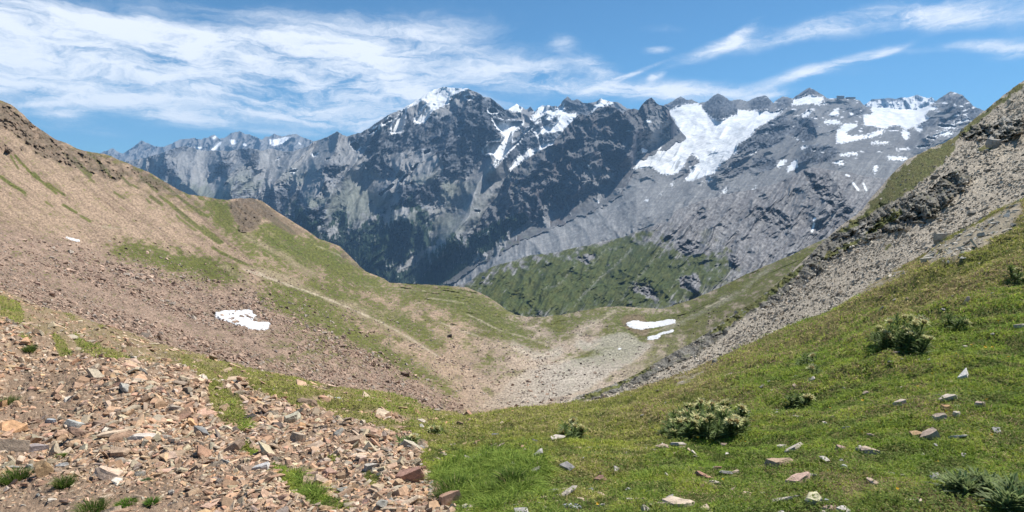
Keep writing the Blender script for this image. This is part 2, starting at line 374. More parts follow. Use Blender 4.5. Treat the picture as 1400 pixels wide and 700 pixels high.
M_d2 = Mask([[(290,221),(303,212),(318,221),(316,236),(303,242),(296,236)],[(326,204),(346,201),(352,214),(350,238),(346,240),(344,225),(333,221)],[(215,231),(236,223),(243,236),(234,244),(221,242)],[(320,246),(329,251),(324,255)],
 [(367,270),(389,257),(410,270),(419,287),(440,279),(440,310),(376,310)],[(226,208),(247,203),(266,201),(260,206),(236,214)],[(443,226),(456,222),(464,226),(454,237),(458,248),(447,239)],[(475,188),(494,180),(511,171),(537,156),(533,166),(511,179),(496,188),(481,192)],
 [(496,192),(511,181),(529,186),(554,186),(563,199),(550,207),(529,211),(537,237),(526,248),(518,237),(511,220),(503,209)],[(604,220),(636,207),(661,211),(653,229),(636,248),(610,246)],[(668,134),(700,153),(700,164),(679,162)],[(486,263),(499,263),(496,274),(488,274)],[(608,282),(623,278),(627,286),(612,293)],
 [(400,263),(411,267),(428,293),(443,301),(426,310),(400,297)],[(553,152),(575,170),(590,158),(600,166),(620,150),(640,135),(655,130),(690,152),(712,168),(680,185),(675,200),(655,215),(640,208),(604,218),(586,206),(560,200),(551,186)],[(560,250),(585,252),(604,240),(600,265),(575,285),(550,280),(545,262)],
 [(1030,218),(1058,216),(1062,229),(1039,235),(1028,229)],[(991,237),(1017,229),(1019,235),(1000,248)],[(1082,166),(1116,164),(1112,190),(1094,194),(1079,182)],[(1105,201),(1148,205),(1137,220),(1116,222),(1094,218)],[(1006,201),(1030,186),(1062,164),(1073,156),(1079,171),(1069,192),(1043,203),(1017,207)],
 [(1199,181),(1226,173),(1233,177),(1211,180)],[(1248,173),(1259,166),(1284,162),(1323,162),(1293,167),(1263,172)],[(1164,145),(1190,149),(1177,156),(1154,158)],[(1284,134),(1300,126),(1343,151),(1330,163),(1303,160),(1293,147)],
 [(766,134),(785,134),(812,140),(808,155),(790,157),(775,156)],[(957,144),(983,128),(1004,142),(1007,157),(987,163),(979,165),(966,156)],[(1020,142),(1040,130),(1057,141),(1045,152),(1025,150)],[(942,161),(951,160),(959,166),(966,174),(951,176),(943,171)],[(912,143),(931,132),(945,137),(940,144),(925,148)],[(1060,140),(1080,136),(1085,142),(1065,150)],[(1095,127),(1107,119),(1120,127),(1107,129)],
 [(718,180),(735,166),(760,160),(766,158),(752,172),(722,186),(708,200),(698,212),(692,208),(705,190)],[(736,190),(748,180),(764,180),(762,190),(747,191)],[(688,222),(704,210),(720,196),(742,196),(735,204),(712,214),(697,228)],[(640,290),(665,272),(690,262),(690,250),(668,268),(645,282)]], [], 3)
M_p2 = Mask([[(260,261),(266,251),(279,240),(290,229),(303,214),(290,210),(277,221),(269,236),(260,244)],[(243,214),(260,203),(279,206),(286,221),(273,236),(260,231),(245,223)],[(354,208),(397,214),(419,214),(436,212),(419,234),(376,249),(354,257),(333,257),(354,240),(367,223)],[(269,257),(301,253),(311,266),(290,270)],
 [(529,209),(554,209),(552,222),(535,226)],[(486,211),(507,233),(520,237),(520,250),(475,250),(471,229)],[(400,205),(432,203),(443,198),(456,192),(443,220),(428,233),(400,241)],[(456,192),(471,194),(477,207),(492,224),(490,237),(473,220),(462,203)],[(589,154),(601,147),(614,154),(614,160),(599,162)],[(569,229),(586,209),(608,222),(604,237),(586,250),(567,248)],
 [(659,220),(679,211),(700,220),(700,248),(653,248),(646,237)],[(464,250),(546,248),(529,274),(503,293),(486,312),(471,321),(481,304),(486,291),(475,282),(449,289),(462,267)],[(606,252),(650,235),(690,235),(685,250),(679,278),(657,299),(625,312),(610,314),(593,321),(597,293)],[(522,297),(550,284),(571,289),(563,306),(539,301),(524,308)],[(428,312),(454,308),(462,316),(451,329),(443,321)],
 [(870,250),(930,245),(990,250),(1020,236),(1080,240),(1000,268),(940,285),(880,315),(800,340),(700,365),(600,390),(700,332),(830,275)],[(1150,225),(1230,205),(1330,190),(1380,200),(1300,260),(1180,245)],[(1000,235),(1040,238),(1060,232),(1120,225),(1110,232),(1060,252),(990,262)]],
 [[(591,321),(604,323),(597,336),(563,353),(546,372),9],[(614,310),(606,325),(601,336),(584,344),(554,366),7],[(567,289),(580,319),3],[(524,310),(526,336),2],[(544,299),(533,325),2],[(410,255),(425,290),(448,302),3],[(420,248),(440,280),2.5],[(300,215),(283,245),4],[(640,262),(622,300),4],[(545,250),(505,290),4]], 3)
nr_ = fbm(PX / 22., PY / 20., 5, 33, gain=.62)
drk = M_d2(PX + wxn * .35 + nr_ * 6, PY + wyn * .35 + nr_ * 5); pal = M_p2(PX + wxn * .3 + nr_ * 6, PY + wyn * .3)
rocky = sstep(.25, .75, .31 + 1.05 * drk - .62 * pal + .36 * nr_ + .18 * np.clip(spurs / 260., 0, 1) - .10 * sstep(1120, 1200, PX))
fc = facet((PX + wxn * .6) / 17., (PY + wyn * .6) / 15., 5, 35, gain=.6)
fs = facet((PX + .5 * PY) / 9., (PY - .3 * PX) / 24., 4, 37, gain=.6)
dY = -(spurs * 1.6 + (big - .35) * 430 * flatr * (1 - .55 * pal) * (1 - .35 * wr) + (fc * 165 + fs * 60) * (.14 + .86 * rocky) * flatr + fine * 16 * flatr) * calm
dY = dY - M_dark(PX, PY) * np.sin((PY + 0.25 * PX + wyn) / 2.1) * 12 * calm
mass.relief(dY)
n = mass.normals()
steepness = np.arccos(np.clip(n[..., 2], 0, 1)) / (math.pi / 2)
sp = PX * .9 + PY
nz = fbm(PX / 9., PY / 9., 4, 51, gain=.6); nf = fbm(PX / 2.6, PY / 2.6, 2, 57)
streak = fbm((PX + .8 * PY) / 4.5, (PY - .3 * PX) / 40., 4, 61, gain=.6) * wr + fbm((PX - .15 * PY) / 4., PY / 38., 4, 63, gain=.6) * (1 - wr)
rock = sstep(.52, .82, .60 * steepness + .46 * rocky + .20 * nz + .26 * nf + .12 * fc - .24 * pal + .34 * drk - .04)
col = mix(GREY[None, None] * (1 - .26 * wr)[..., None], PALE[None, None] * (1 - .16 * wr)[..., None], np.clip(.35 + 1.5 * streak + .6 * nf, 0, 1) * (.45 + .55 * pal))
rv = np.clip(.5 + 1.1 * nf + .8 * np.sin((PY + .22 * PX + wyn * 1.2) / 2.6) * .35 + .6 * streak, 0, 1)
col = mix(col, mix(ROCK * .50, ROCK * 1.5, rv) * ((1 - .30 * drk) * np.clip(1 + .8 * nf, .3, 2))[..., None], rock * .92)  # rock darker still inside drk: own tone plus cliff shade put into the colour
tint = fbm(PX / 70., PY / 50., 4, 67)
col = mix(col, ALP * 1.1, sstep(.0, .35, tint + .35 * nz + .25 - .004 * np.abs(PY - 285)) * .38 * (1 - rock) * sstep(720, 600, PX) * sstep(215, 260, PY))
fo = M_forest(PX + nz * 14, PY + nz * 14) + .5 * nz - .85 * np.clip(streak * 1.6 + .05, 0, 1) * (PY < 372)
fmask = sstep(.38, .62, fo - .75 * pal)
vein = sstep(.30, .55, ridged((PX + wxn * .4) / 12., (PY + wyn * .4) / 14., 4, 39, gain=.6) - .25 + .35 * nf) * drk * rock
col = mix(col, GREY * .85, vein * .55)
col = mix(col, FOREST, fmask * .94)
M_snow2 = Mask(snow_polys, snow_lines, 2)
sm = sstep(.26, .50, .16 * sstep(640, 665, PX) * sstep(800, 775, PX) * sstep(245, 225, PY) * (snowm > .02) + .18 * sstep(500, 515, PX) * sstep(655, 645, PX) * (PY < 192) * (snowm > .02) + M_snow2(PX + nz * 3, PY + nz * 1.5) + .45 * nf + .12 * nz)
glac = sstep(860, 880, PX) * sstep(1120, 1000, PX) * sstep(165, 235, PY)
crev = sstep(.08, .42, fbm((PX + .55 * PY) / 7., (PY - .75 * PX) / 55., 4, 71, gain=.6)) * (.25 + .75 * glac)
icem = sstep(.30, .62, crev)
und = fbm((PX + wxn) / 30., (PY - .3 * PX) / 12., 4, 77)
sc_ = mix(SNOW, ICE, np.clip(icem * .7 + .22 * glac + 1.0 * und, 0, 1))
sc_ = mix(sc_, GREY * 1.4, sstep(.5, .8, crev + .22 * nf) * glac * .6)
col = mix(col, sc_, sm)
# scattered remnants of snow below the plateau glacier and in the gullies
rem = sstep(.30, .40, fbm(PX / 13., PY / 4.2, 4, 75, gain=.55) + .10 * sstep(1100, 1180, PX) - .16 - .25 * sstep(205, 240, PY) + .1 * sstep(190, 150, PY)) * sstep(1000, 1100, PX) * sstep(240, 200, PY)
col = mix(col, SNOW * .95, rem)
mass.fmask = fmask
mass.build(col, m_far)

# ------------------------------------------------------------------ distant ranges behind
back_top = [(60,240),(100,226),(140,208),(155,203),(168,210),(180,203),(187,197),(193,192),(205,197),(212,200),(225,200),(235,196),(245,191),(255,190),(265,189),(275,191),(285,188),(293,184),(300,189),(307,188),(315,182),(327,179),(334,182),(340,184),(350,187),(358,190),(363,186),(368,187),(375,183),(385,186),(394,184),(405,183),(412,187),(425,191),(435,197),(460,215),(500,240)]
back = Sheet('mountain_range', {60:[(290,9000),(240,12000)],260:[(270,9000),(190,12500)],500:[(290,9500),(240,12500)]}, top=back_top, x0=60, x1=500, rows=110, jag=1.4, skirt=2500, steep=.8)
P_, Q_ = back.PX, back.PY
bn = fbm(P_ / 40., Q_ / 40., 3, 5) * 9
back.relief(-(ridged((P_ + bn + .3 * Q_) / 22., Q_ / 40., 5, 81, gain=.55) - .35) * 700 )
sb = np.arccos(np.clip(back.normals()[..., 2], 0, 1)) / (math.pi / 2); nf = fbm(P_ / 5., Q_ / 5., 4, 83, gain=.6)
cb = mix(GREY, ROCK * 1.2, sstep(.5, .75, sb + .2 * nf))
Mb = Mask([[(289,191),(293,185),(297,186),(294,190)],[(264,201),(277,200),(276,204),(268,204)],[(288,205),(300,195),(304,191),(302,198),(294,206),(280,207)],[(313,191),(321,191),(325,196),(317,198)],[(367,191),(380,190),(398,186),(397,190),(387,196),(374,200),(368,196)],[(205,215),(219,213),(217,218),(208,218)],[(330,197),(338,196),(336,201)]], [[(243,204),(250,206),2],[(205,203),(198,205),1.5],[(408,195),(412,198),2]], 1)
back.build(mix(cb, SNOW, sstep(.35, .6, Mb(P_ + nf, Q_ + nf) + .1 * nf)), m_far)
far_top = [(1150,160),(1186,141),(1192,136),(1203,135),(1216,134),(1225,135),(1231,133),(1240,134),(1250,131),(1254,129.5),(1261,132),(1269,134),(1274,133),(1278,137),(1290,150),(1310,165)]
far = Sheet('snowy_mountains', {1150:[(185,9500),(160,11000)],1230:[(175,9500),(134,11500)],1310:[(185,9500),(165,11000)]}, top=far_top, x0=1150, x1=1310, rows=50, jag=.8, skirt=2500)
P_, Q_ = far.PX, far.PY
far.relief(-(ridged(P_ / 17., Q_ / 22., 4, 85) - .35) * 600 )
nf = fbm(P_ / 6., Q_ / 6., 4, 87, gain=.6)
far.build(mix(SNOW, ROCK * 1.5, sstep(-.05, .12, nf + .55 * sstep(142, 134, Q_) * sstep(1240, 1220, P_) - .1)), m_far)

# ------------------------------------------------------------------ the dark peak in the middle
peak_top = [(555,394),(575,381),(600,347),(620,327),(640,308),(660,291),(680,268),(690,243),(704,229),(726,214),(743,203),(757,197),(760,190),(769,181),(777,171),(788,160),(794,157),(807,157),(812,152),(818,148),(829,145),(835,144),(844,149),(852,156),(856,151),(867,148),(873,150),(877,144),(884,137),(891,133.5),(896,139),(901,143),(908,144),(914,149),(917,158),(923,169),(932,181),(938,187)]
peak_bot = [(555,402),(600,394),(660,360),(700,335),(730,322),(760,312),(800,292),(830,278),(850,263),(864,240),(871,218),(890,213),(905,206),(930,192),(938,189)]
foot = np.array(peak_bot, float); peak_bot = [(a, b + 24) for a, b in peak_bot]
pk = Sheet('dark_rocky_peak', {555:[(426,3550),(394,3650)],600:[(418,3650),(347,4200)],660:[(384,3800),(291,4600)],700:[(359,3950),(232,5000)],760:[(336,4200),(250,4700),(190,5300)],
  810:[(312,4300),(220,4800),(152,5400)],850:[(290,4450),(200,5000),(152,5500)],890:[(252,4750),(133,5600)],938:[(213,5250),(187,5500)]},
  top=peak_top, bot=peak_bot, x0=555, x1=938, step=.8, rows=240, jag=1.2, skirt=900, steep=1.2)
P_, Q_ = pk.PX, pk.PY
wn = fbm(P_ / 40., Q_ / 40., 3, 91) * 10
sp = 0
for pts, w, a in [([(835,144),(820,180),(805,215),(790,255)], 30, 260), ([(790,158),(765,200),(740,245),(725,290)], 30, 240), ([(891,133),(884,170),(875,205)], 24, 260), ([(700,232),(690,280),(660,330)], 26, 200), ([(856,151),(866,185),(860,225)], 20, 200), ([(760,190),(720,240),(700,300)], 22, 180)]:
    sp = sp + spur(P_ + wn, Q_ + wn * .5, pts, w, a)
rg = ridged((P_ + wn + .25 * Q_) / 24., (Q_ + wn) / 36., 5, 93, gain=.6); fi = fbm(P_ / 3.6, Q_ / 3.6, 3, 95, gain=.7)
bandn = np.sin((Q_ - .42 * P_ + wn * 1.5) / 2.3)
nzf = fbm(P_ / 13., Q_ / 13., 4, 96) * 9
fc = facet((P_ + wn) / 20., (Q_ + wn) / 22., 5, 94, gain=.6)
# the foot of the peak runs into the slope behind it
ft = np.interp(P_, foot[:, 0], foot[:, 1]) + nzf
mb_ = mass.bot_at(P_); D_ = mass.depth(P_, (Q_ - mb_) / (np.interp(P_, *mass.tops) - mb_))
e_ = sstep(0, 40, ft - Q_)
pk.Y = np.where(Q_ < ft, pk.Y * e_ + (D_ - 30) * (1 - e_), D_ - 30 + (Q_ - ft) * 28)
pk.relief(-(sp * 1.1 + (rg - .35) * 170 + fc * 210 + fi * 14 + bandn * 9) * e_)
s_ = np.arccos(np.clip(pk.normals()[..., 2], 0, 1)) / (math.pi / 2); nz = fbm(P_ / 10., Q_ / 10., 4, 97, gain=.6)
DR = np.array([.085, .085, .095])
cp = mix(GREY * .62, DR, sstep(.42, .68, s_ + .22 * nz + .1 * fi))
cp = mix(cp, np.array([.11, .085, .075]), sstep(.05, .5, fbm(P_ / 30., Q_ / 30., 3, 99)) * .5)
Mg = Mask([[(790,245),(815,225),(845,240),(830,258),(800,262)],[(888,150),(905,150),(925,185),(900,200),(875,205)],[(735,285),(760,275),(770,290),(745,305)],[(640,340),(700,312),(722,300),(735,305),(690,335)],[(845,185),(865,205),(850,205)]], [], 4)
cp = mix(cp, GREY * .9, sstep(.3, .7, Mg(P_ + nz * 6, Q_ + nz * 6) + .4 * nz) * .8)
Mf = Mask([[(555,400),(575,385),(600,355),(640,325),(680,305),(715,290),(725,300),(700,318),(660,350),(600,392)]], [], 3)
pk.fmask = sstep(.35, .6, Mf(P_, Q_) + .4 * nz)
cp = mix(cp, FOREST * 1.3, pk.fmask * .9)
cp = mix(cp, ALP, sstep(.1, .5, nz + .1) * sstep(.6, .3, s_) * sstep(760, 690, P_) * .6)
Ms = Mask([[(882,164),(887,163),(892,167),(889,169),(884,166),(887,170)]], [[(655,325),(669,317),3],[(803,225),(806,229),2.5],[(855,179),(862,179),2],[(876,206),(880,203),2],[(872,209),(884,206),4],[(912,188),(918,186),2.5]], 1)
cp = mix(cp, GREY, sstep(26, 4, ft - Q_) * sstep(-.1, .3, nz + .3 * fi) * .8 * sstep(700, 760, P_))
cp = mix(cp, SNOW, sstep(.35, .6, Ms(P_ + fi, Q_ + fi)))
pk.build(cp, m_far)

# ------------------------------------------------------------------ grassy and grey hill in front of the massif
hill_top = [(540,412),(600,398),(640,386),(655,374),(668,367),(680,362),(700,357),(720,350),(740,347),(760,345),(780,340),(800,336),(825,329),(850,325),(865,318),(880,313),(900,306),(912,303),(925,287),(940,281),(960,274),(975,271),(1000,264),(1030,259),(1060,251),(1085,240),(1097,232),(1110,229),(1130,231),(1150,234),(1165,236),(1180,241),(1200,243),(1240,250),(1300,262),(1480,300)]
hl = Sheet('grassy_hill', {540:[(430,1500),(412,1700)],640:[(440,1250),(386,1900)],740:[(470,1100),(410,1500),(347,2100)],850:[(460,1100),(390,1650),(325,2300)],960:[(445,1100),(350,1800),(274,2500)],1060:[(420,1200),(330,1800),(251,2600)],1120:[(400,1300),(320,1800),(270,2200),(229,2600)],1200:[(360,1500),(243,2600)],1480:[(360,1800),(300,2500)]},
  top=hill_top, x0=540, x1=1480, step=1.0, rows=250, jag=.7, skirt=500, steep=.4)
P_, Q_ = hl.PX, hl.PY
wn = fbm(P_ / 50., Q_ / 50., 3, 101) * 12
gl = ridged((P_ + .8 * Q_ + wn) / 30., (Q_ - .55 * P_ + wn) / 110., 5, 103, gain=.55)
bm = ridged((P_ + wn * 1.2) / 26., (Q_ + wn * 1.2) / 20., 5, 105, gain=.55); fi = fbm(P_ / 3.4, Q_ / 3.4, 3, 107, gain=.65)
dome = spur(P_ + wn, Q_ + wn, [(1110,232),(1125,270)], 42, 150) + spur(P_ + wn, Q_ + wn, [(912,303),(880,350),(850,400)], 40, 90) + spur(P_ + wn, Q_ + wn, [(800,337),(770,375),(740,420)], 34, 70)
dkm = Mask([[(1100,238),(1125,232),(1145,250),(1155,275),(1165,285),(1160,300),(1145,300),(1135,280),(1112,262)],[(945,295),(962,280),(965,292),(950,300)],[(1020,280),(1060,285),(1090,300),(1075,312),(1045,305),(1030,295)],[(990,345),(1010,350),(1015,365),(1000,362)],[(925,335),(950,325),(958,335),(945,350),(928,345)],[(1095,230),(1112,228),(1105,245)],
   [(790,350),(815,347),(805,362),(790,358)],[(860,385),(890,388),(905,415),(880,405),(862,395)],[(930,380),(960,375),(955,400),(930,395)]], [], 4)
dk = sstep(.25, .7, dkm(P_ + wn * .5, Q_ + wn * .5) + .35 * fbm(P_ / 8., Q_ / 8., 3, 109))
fc = facet((P_ + wn) / 16., (Q_ + wn) / 13., 5, 108, gain=.6)
hl.relief(-(dome + (gl - .35) * 85 + (bm - .35) * 22 + fc * (7 + 85 * dk) + fi * 3))
s_ = np.arccos(np.clip(hl.normals()[..., 2], 0, 1)) / (math.pi / 2)
nz = fbm(P_ / 12., Q_ / 12., 4, 111, gain=.6); st = fbm((P_ + .75 * Q_) / 5., (Q_ - .6 * P_) / 60., 4, 113, gain=.6)
HG = np.array([.145, .142, .145]); HP = np.array([.26, .255, .25]); GR = np.array([.05, .068, .018])
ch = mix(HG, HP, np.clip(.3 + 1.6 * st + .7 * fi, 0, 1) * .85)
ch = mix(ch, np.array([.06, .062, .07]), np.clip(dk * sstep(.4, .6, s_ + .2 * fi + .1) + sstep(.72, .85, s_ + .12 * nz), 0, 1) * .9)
Mgr = Mask([[(600,400),(640,384),(720,350),(800,336),(880,313),(900,320),(880,350),(925,330),(915,370),(880,380),(870,420),(700,440),(640,410)],[(925,340),(935,375),(930,420),(860,420),(880,385),(905,350)],[(935,370),(985,350),(1000,380),(930,420)],[(1080,345),(1105,300),(1112,300),(1108,330)],[(960,300),(975,300),(970,308)],[(905,345),(985,335),(1030,350),(1010,385),(930,425),(860,425)]], [], 22)
gm = Mgr(P_ + nz * 16, Q_ + nz * 10)
gm = sstep(.30, .66, gm * 1.0 + .6 * nz + .12 * fi - .18 * sstep(880, 960, P_) - .55 * np.clip(st - .08, 0, 1) - .55 * dk)
ch = mix(ch, mix(GR, GR * np.array([1.5, 1.15, 1.1]), np.clip(nz + .3, 0, 1)), gm * .93)
ch = mix(ch, GR * np.array([1.5, 1.2, 1.3]), sstep(.25, .55, fbm(P_ / 28., Q_ / 22., 4, 117)) * .35 * sstep(1060, 980, P_))
Mt = Mask([], [[(865,340),(840,365),(815,385),(800,402),2.2],[(742,395),(765,390),(790,360),1.8],[(800,400),(785,420),1.8],[(830,340),(812,362),(800,372),1.5],[(905,340),(880,372),(862,392),(850,412),1.8],[(940,365),(915,400),1.6],[(1010,370),(965,410),2],[(1072,330),(1040,350),2.4]], 1)
ch = mix(ch, HP, sstep(.25, .7, Mt(P_ + fi * 5 + nz * 3, Q_ + fi * 2) + .5 * fi) * .4)
Ms = Mask([], [[(1166,250),(1174,260),3],[(1180,250),(1185,261),2.6],[(1156,239),(1162,241),2.6],[(1110,317),(1113,305),3],[(1112,301),(1115,298),3]], 1)
ch = mix(ch, SNOW, sstep(.35, .6, Ms(P_ + fi * .6, Q_)))
ch = ch * (1 + .55 * fi)[..., None]
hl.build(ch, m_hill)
# ================================================================== basin, left slope
TAN = np.array([.29, .212, .150]); TAND = np.array([.20, .145, .105]); BRN = np.array([.16, .12, .09]); GRN = np.array([.058, .080, .014]); GRN2 = np.array([.098, .105, .026])
m_slope = material('scree_slope', .95, .08, ((.5, .22), (2.5, .22), (.08, .1)), bump=(1.6, .25))
basin_top = [(-600,-230),(-80,92),(-40,116),(0,137),(15,143),(30,155),(45,170),(60,180),(75,190),(90,195),(105,203),(125,208),(145,211),(165,219),(185,228),(205,236),(225,248),(245,260),(258,266),(275,268),(290,271),(310,273),(325,271),(345,271),(358,274),(375,287),(390,296),(405,306),(420,315),(435,326),(450,331),(465,337),(480,352),(490,362),(500,371),(512,376),(525,381),(533,387),(560,388),(600,390),(625,392),(640,393),(655,400),(665,404),(680,414),(693,424),(705,430),(720,433),(740,433),(770,430),(800,424),(815,421),(830,419),(850,419),(880,421),(905,422),(925,416),(950,408),(985,393),(1020,375),(1050,362),(1080,350),(1110,334),(1140,322),(1200,290)]
bs = Sheet('basin_slope', {
 -80:[(385,28),(330,70),(270,130),(92,340)], 0:[(418,30),(370,60),(300,120),(220,210),(137,330)], 150:[(475,40),(400,85),(340,160),(290,240),(212,450)],
 300:[(515,55),(440,95),(390,150),(355,230),(320,350),(271,640)], 420:[(545,65),(480,100),(430,150),(400,230),(370,400),(315,740)],
 520:[(565,75),(520,105),(480,150),(440,260),(410,420),(380,800)], 640:[(590,85),(540,120),(500,180),(460,300),(420,480),(393,700)],
 700:[(585,90),(530,140),(500,190),(470,290),(440,440),(428,560)], 740:[(575,100),(520,160),(490,230),(460,320),(433,440)],
 850:[(565,110),(500,190),(470,250),(440,340),(419,430)], 930:[(545,110),(490,190),(460,250),(440,310),(415,420)],
 1020:[(505,110),(440,200),(375,400)], 1110:[(455,110),(390,190),(334,380)], 1200:[(400,110),(350,190),(290,380)]},
 top=basin_top, x0=-80, x1=1200, step=1.0, rows=460, jag=.8, skirt=260, steep=.5, outer=(-600,), front=(14, .35))
P_, Q_ = bs.PX, bs.PY; V_ = bs.pts(); XX, YY = V_[..., 0], V_[..., 1]
wn = fbm(P_ / 50., Q_ / 40., 3, 121) * 10
fi = fbm(P_ / 2.6, Q_ / 2.2, 3, 123, gain=.7); nz = fbm(P_ / 14., Q_ / 9., 4, 125, gain=.6)
# the fall line on the left slope runs to the lower right in the view
fl = fbm((P_ - 1.15 * Q_ + wn) / 7., (Q_ + .6 * P_) / 150., 4, 127, gain=.6); flb = fbm((P_ - 1.15 * Q_ + wn * 1.4) / 26., (Q_ + .6 * P_) / 240., 3, 129)
leftw = sstep(560, 430, P_ - .2 * (Q_ - 300)) * sstep(60, 20, Q_ - (330 + .33 * P_))
crag = Mask([[(0,140),(50,172),(100,205),(140,215),(170,240),(160,250),(110,230),(60,215),(20,180),(0,175)],[(160,222),(205,240),(250,262),(240,268),(190,250)],[(160,228),(178,232),(178,242),(165,240)],[(335,283),(346,285),(347,310),(328,318),(326,303),(336,298)],[(0,195),(20,205),(10,210)],[(85,235),(105,245),(100,248)],[(320,273),(350,272),(360,290),(345,295),(325,300),(315,290)],[(55,205),(75,215),(70,220)],[(25,195),(38,205),(30,208)],[(316,277),(350,272),(362,292),(352,312),(332,318),(322,300)],[(355,278),(380,296),(372,304),(360,295)],[(468,340),(485,355),(505,375),(490,368),(465,350)]], [], 3)
ck = sstep(.25, .7, crag(P_ + wn * .4, Q_ + wn * .4) + .45 * nz)
e_ = 1.0
sc = YY / 400.
lobe = spur(P_, Q_, [(150,338),(250,362),(330,392),(400,420),(470,455),(540,490),(600,520),(650,545)], 18, 1) 
hum = fbm(XX / 30., YY / 45., 4, 131)
dY = -(flb * 13 * leftw + fl * 2.6 * leftw + ck * (ridged(P_ / 13., Q_ / 11., 4, 133) - .2) * 9 + fi * .9 * (1 + 1.5 * ck)) * sc - (hum * 15 + ridged(XX / 60., YY / 110., 3, 137) * 6) * sc * (1 - leftw)
dY = dY - ck * facet(P_ / 9., Q_ / 9., 4, 135) * 17 * sc
bs.relief(dY * e_ - lobe * 9 * sc)
green = [[(150,336),(172,334),(200,338),(240,345),(275,350),(310,355),(330,372),(345,388),(300,388),(262,378),(240,372),(205,360),(178,356),(155,346)],
 [(258,266),(290,271),(312,274),(318,290),(330,318),(345,340),(365,360),(400,385),(370,378),(330,340),(290,300)],
 [(340,330),(362,312),(385,325),(430,370),(460,385),(530,388),(530,400),(470,395),(430,378),(390,360)], [(355,300),(372,295),(385,310),(415,330),(430,322),(470,345),(500,375),(530,385),(520,395),(450,375),(400,340),(370,320)],
 [(345,400),(370,395),(400,412),(440,422),(500,455),(560,490),(600,515),(640,540),(620,540),(560,510),(520,492),(470,462),(420,440),(380,425)],
 [(500,392),(560,388),(640,393),(690,424),(740,470),(775,482),(740,480),(690,465),(640,440),(600,420),(560,400),(530,405)], [(740,434),(800,424),(850,420),(905,423),(940,415),(1000,385),(1110,334),(1150,330),(1000,420),(940,445),(890,462),(850,490),(760,505),(800,480),(850,440),(800,438),(760,470)],
 [(760,503),(800,492),(850,485),(890,475),(860,490),(800,500)], [(650,490),(680,485),(690,500),(665,505)], [(400,312),(440,330),(480,352),(470,352),(420,325)],[(540,410),(580,403),(560,420)], [(480,418),(520,420),(500,430)],
 [(350,372),(420,385),(480,405),(560,430),(620,470),(600,480),(540,450),(470,425),(400,405)]]
strips = [[(14,212),(25,232),1.8],[(20,212),(45,240),(62,252),(78,265),2.2],[(0,241),(15,252),(35,264),3.4],[(45,235),(55,243),1.6],[(65,250),(90,268),2],[(86,280),(105,291),2.6],[(110,295),(124,303),2.4],[(85,208),(130,250),1.6],[(100,215),(125,240),2.5],[(140,230),(155,245),2],[(165,240),(178,254),2],[(180,252),(190,258),1.8],[(205,268),(222,280),3.4],[(218,268),(235,280),3],[(235,281),(255,298),(280,318),(300,332),4.2],[(240,294),(268,316),1.8],[(276,308),(305,332),2.2],[(258,280),(275,294),2],[(155,262),(170,272),1.8],[(200,272),(206,278),2],[(62,275),(72,283),1.6],[(262,282),(285,297),2.5],[(325,310),(360,340),(380,352),4],[(345,300),(395,350),(420,365),3],[(290,338),(330,360),2.4],[(300,345),(360,372),2.4],[(230,345),(190,335),2],[(120,208),(150,236),2.6],[(190,240),(215,262),2.8],[(205,240),(235,262),2.8],[(225,254),(258,280),3]]
Mgreen = Mask(green, [], 10); Mstr = Mask([], strips, 1)
gw = fbm(P_ / 30., Q_ / 18., 4, 141)
gm0 = Mgreen(P_ + wn * .8 + nz * 5, Q_ + wn * .6 + nz * 4)
fs_ = fbm((P_ - 1.15 * Q_) / 5., (Q_ + .6 * P_) / 34., 4, 147, gain=.65)
nm = fbm(P_ / 5.5, Q_ / 3., 4, 153, gain=.7)
gm = sstep(.17, .70, .45 * nm + gm0 * 1.0 + .62 * nz + .25 * gw + .85 * fi + .4 * fs_ * leftw + .25 * fbm(P_ / 5., Q_ / 2.6, 3, 149))
gm = np.maximum(gm, sstep(.14, .5, Mstr(P_ + fi * 2 + nz * 2, Q_ + fi) + .4 * fi) * .95)
topb = sstep(30, 0, Q_ - bs.top_at(P_)) * sstep(80, 160, P_) * sstep(420, 300, P_)
gm = np.clip(gm + sstep(.0, .5, nz + .4 * fl + .15) * topb * .8, 0, 1)
c = mix(TAN, TAND, np.clip(.35 + 1.5 * fl + .7 * flb + .5 * nz, 0, 1) * leftw)
dust = np.array([.36, .315, .26]); c = mix(c, dust, sstep(600, 760, P_ + .3 * nz * 60) * .55)
pv = np.array([.33, .305, .262])
Mp = Mask([[(700,520),(740,500),(800,492),(870,470),(900,465),(870,490),(800,530),(720,555),(650,560)],[(780,470),(860,455),(880,470),(800,480)]], [[(795,478),(790,460),(800,445),(815,440),(840,425),5],[(330,365),(420,395),(480,425),(540,450),(600,490),7],[(350,368),(410,385),6],[(700,470),(735,488),(770,480),9],[(300,360),(345,390),6],[(580,500),(640,530),6],[(330,318),(360,335),(390,352),(430,378),7],[(345,302),(420,355),(440,370),4],[(560,418),(545,432),(470,412),5],[(930,400),(990,370),(1060,352),6],[(905,452),(960,425),(1010,400),(1060,365),6]], 5)
pm = sstep(.25, .7, Mp(P_ + wn * .7, Q_ + wn * .5) + .4 * nz)
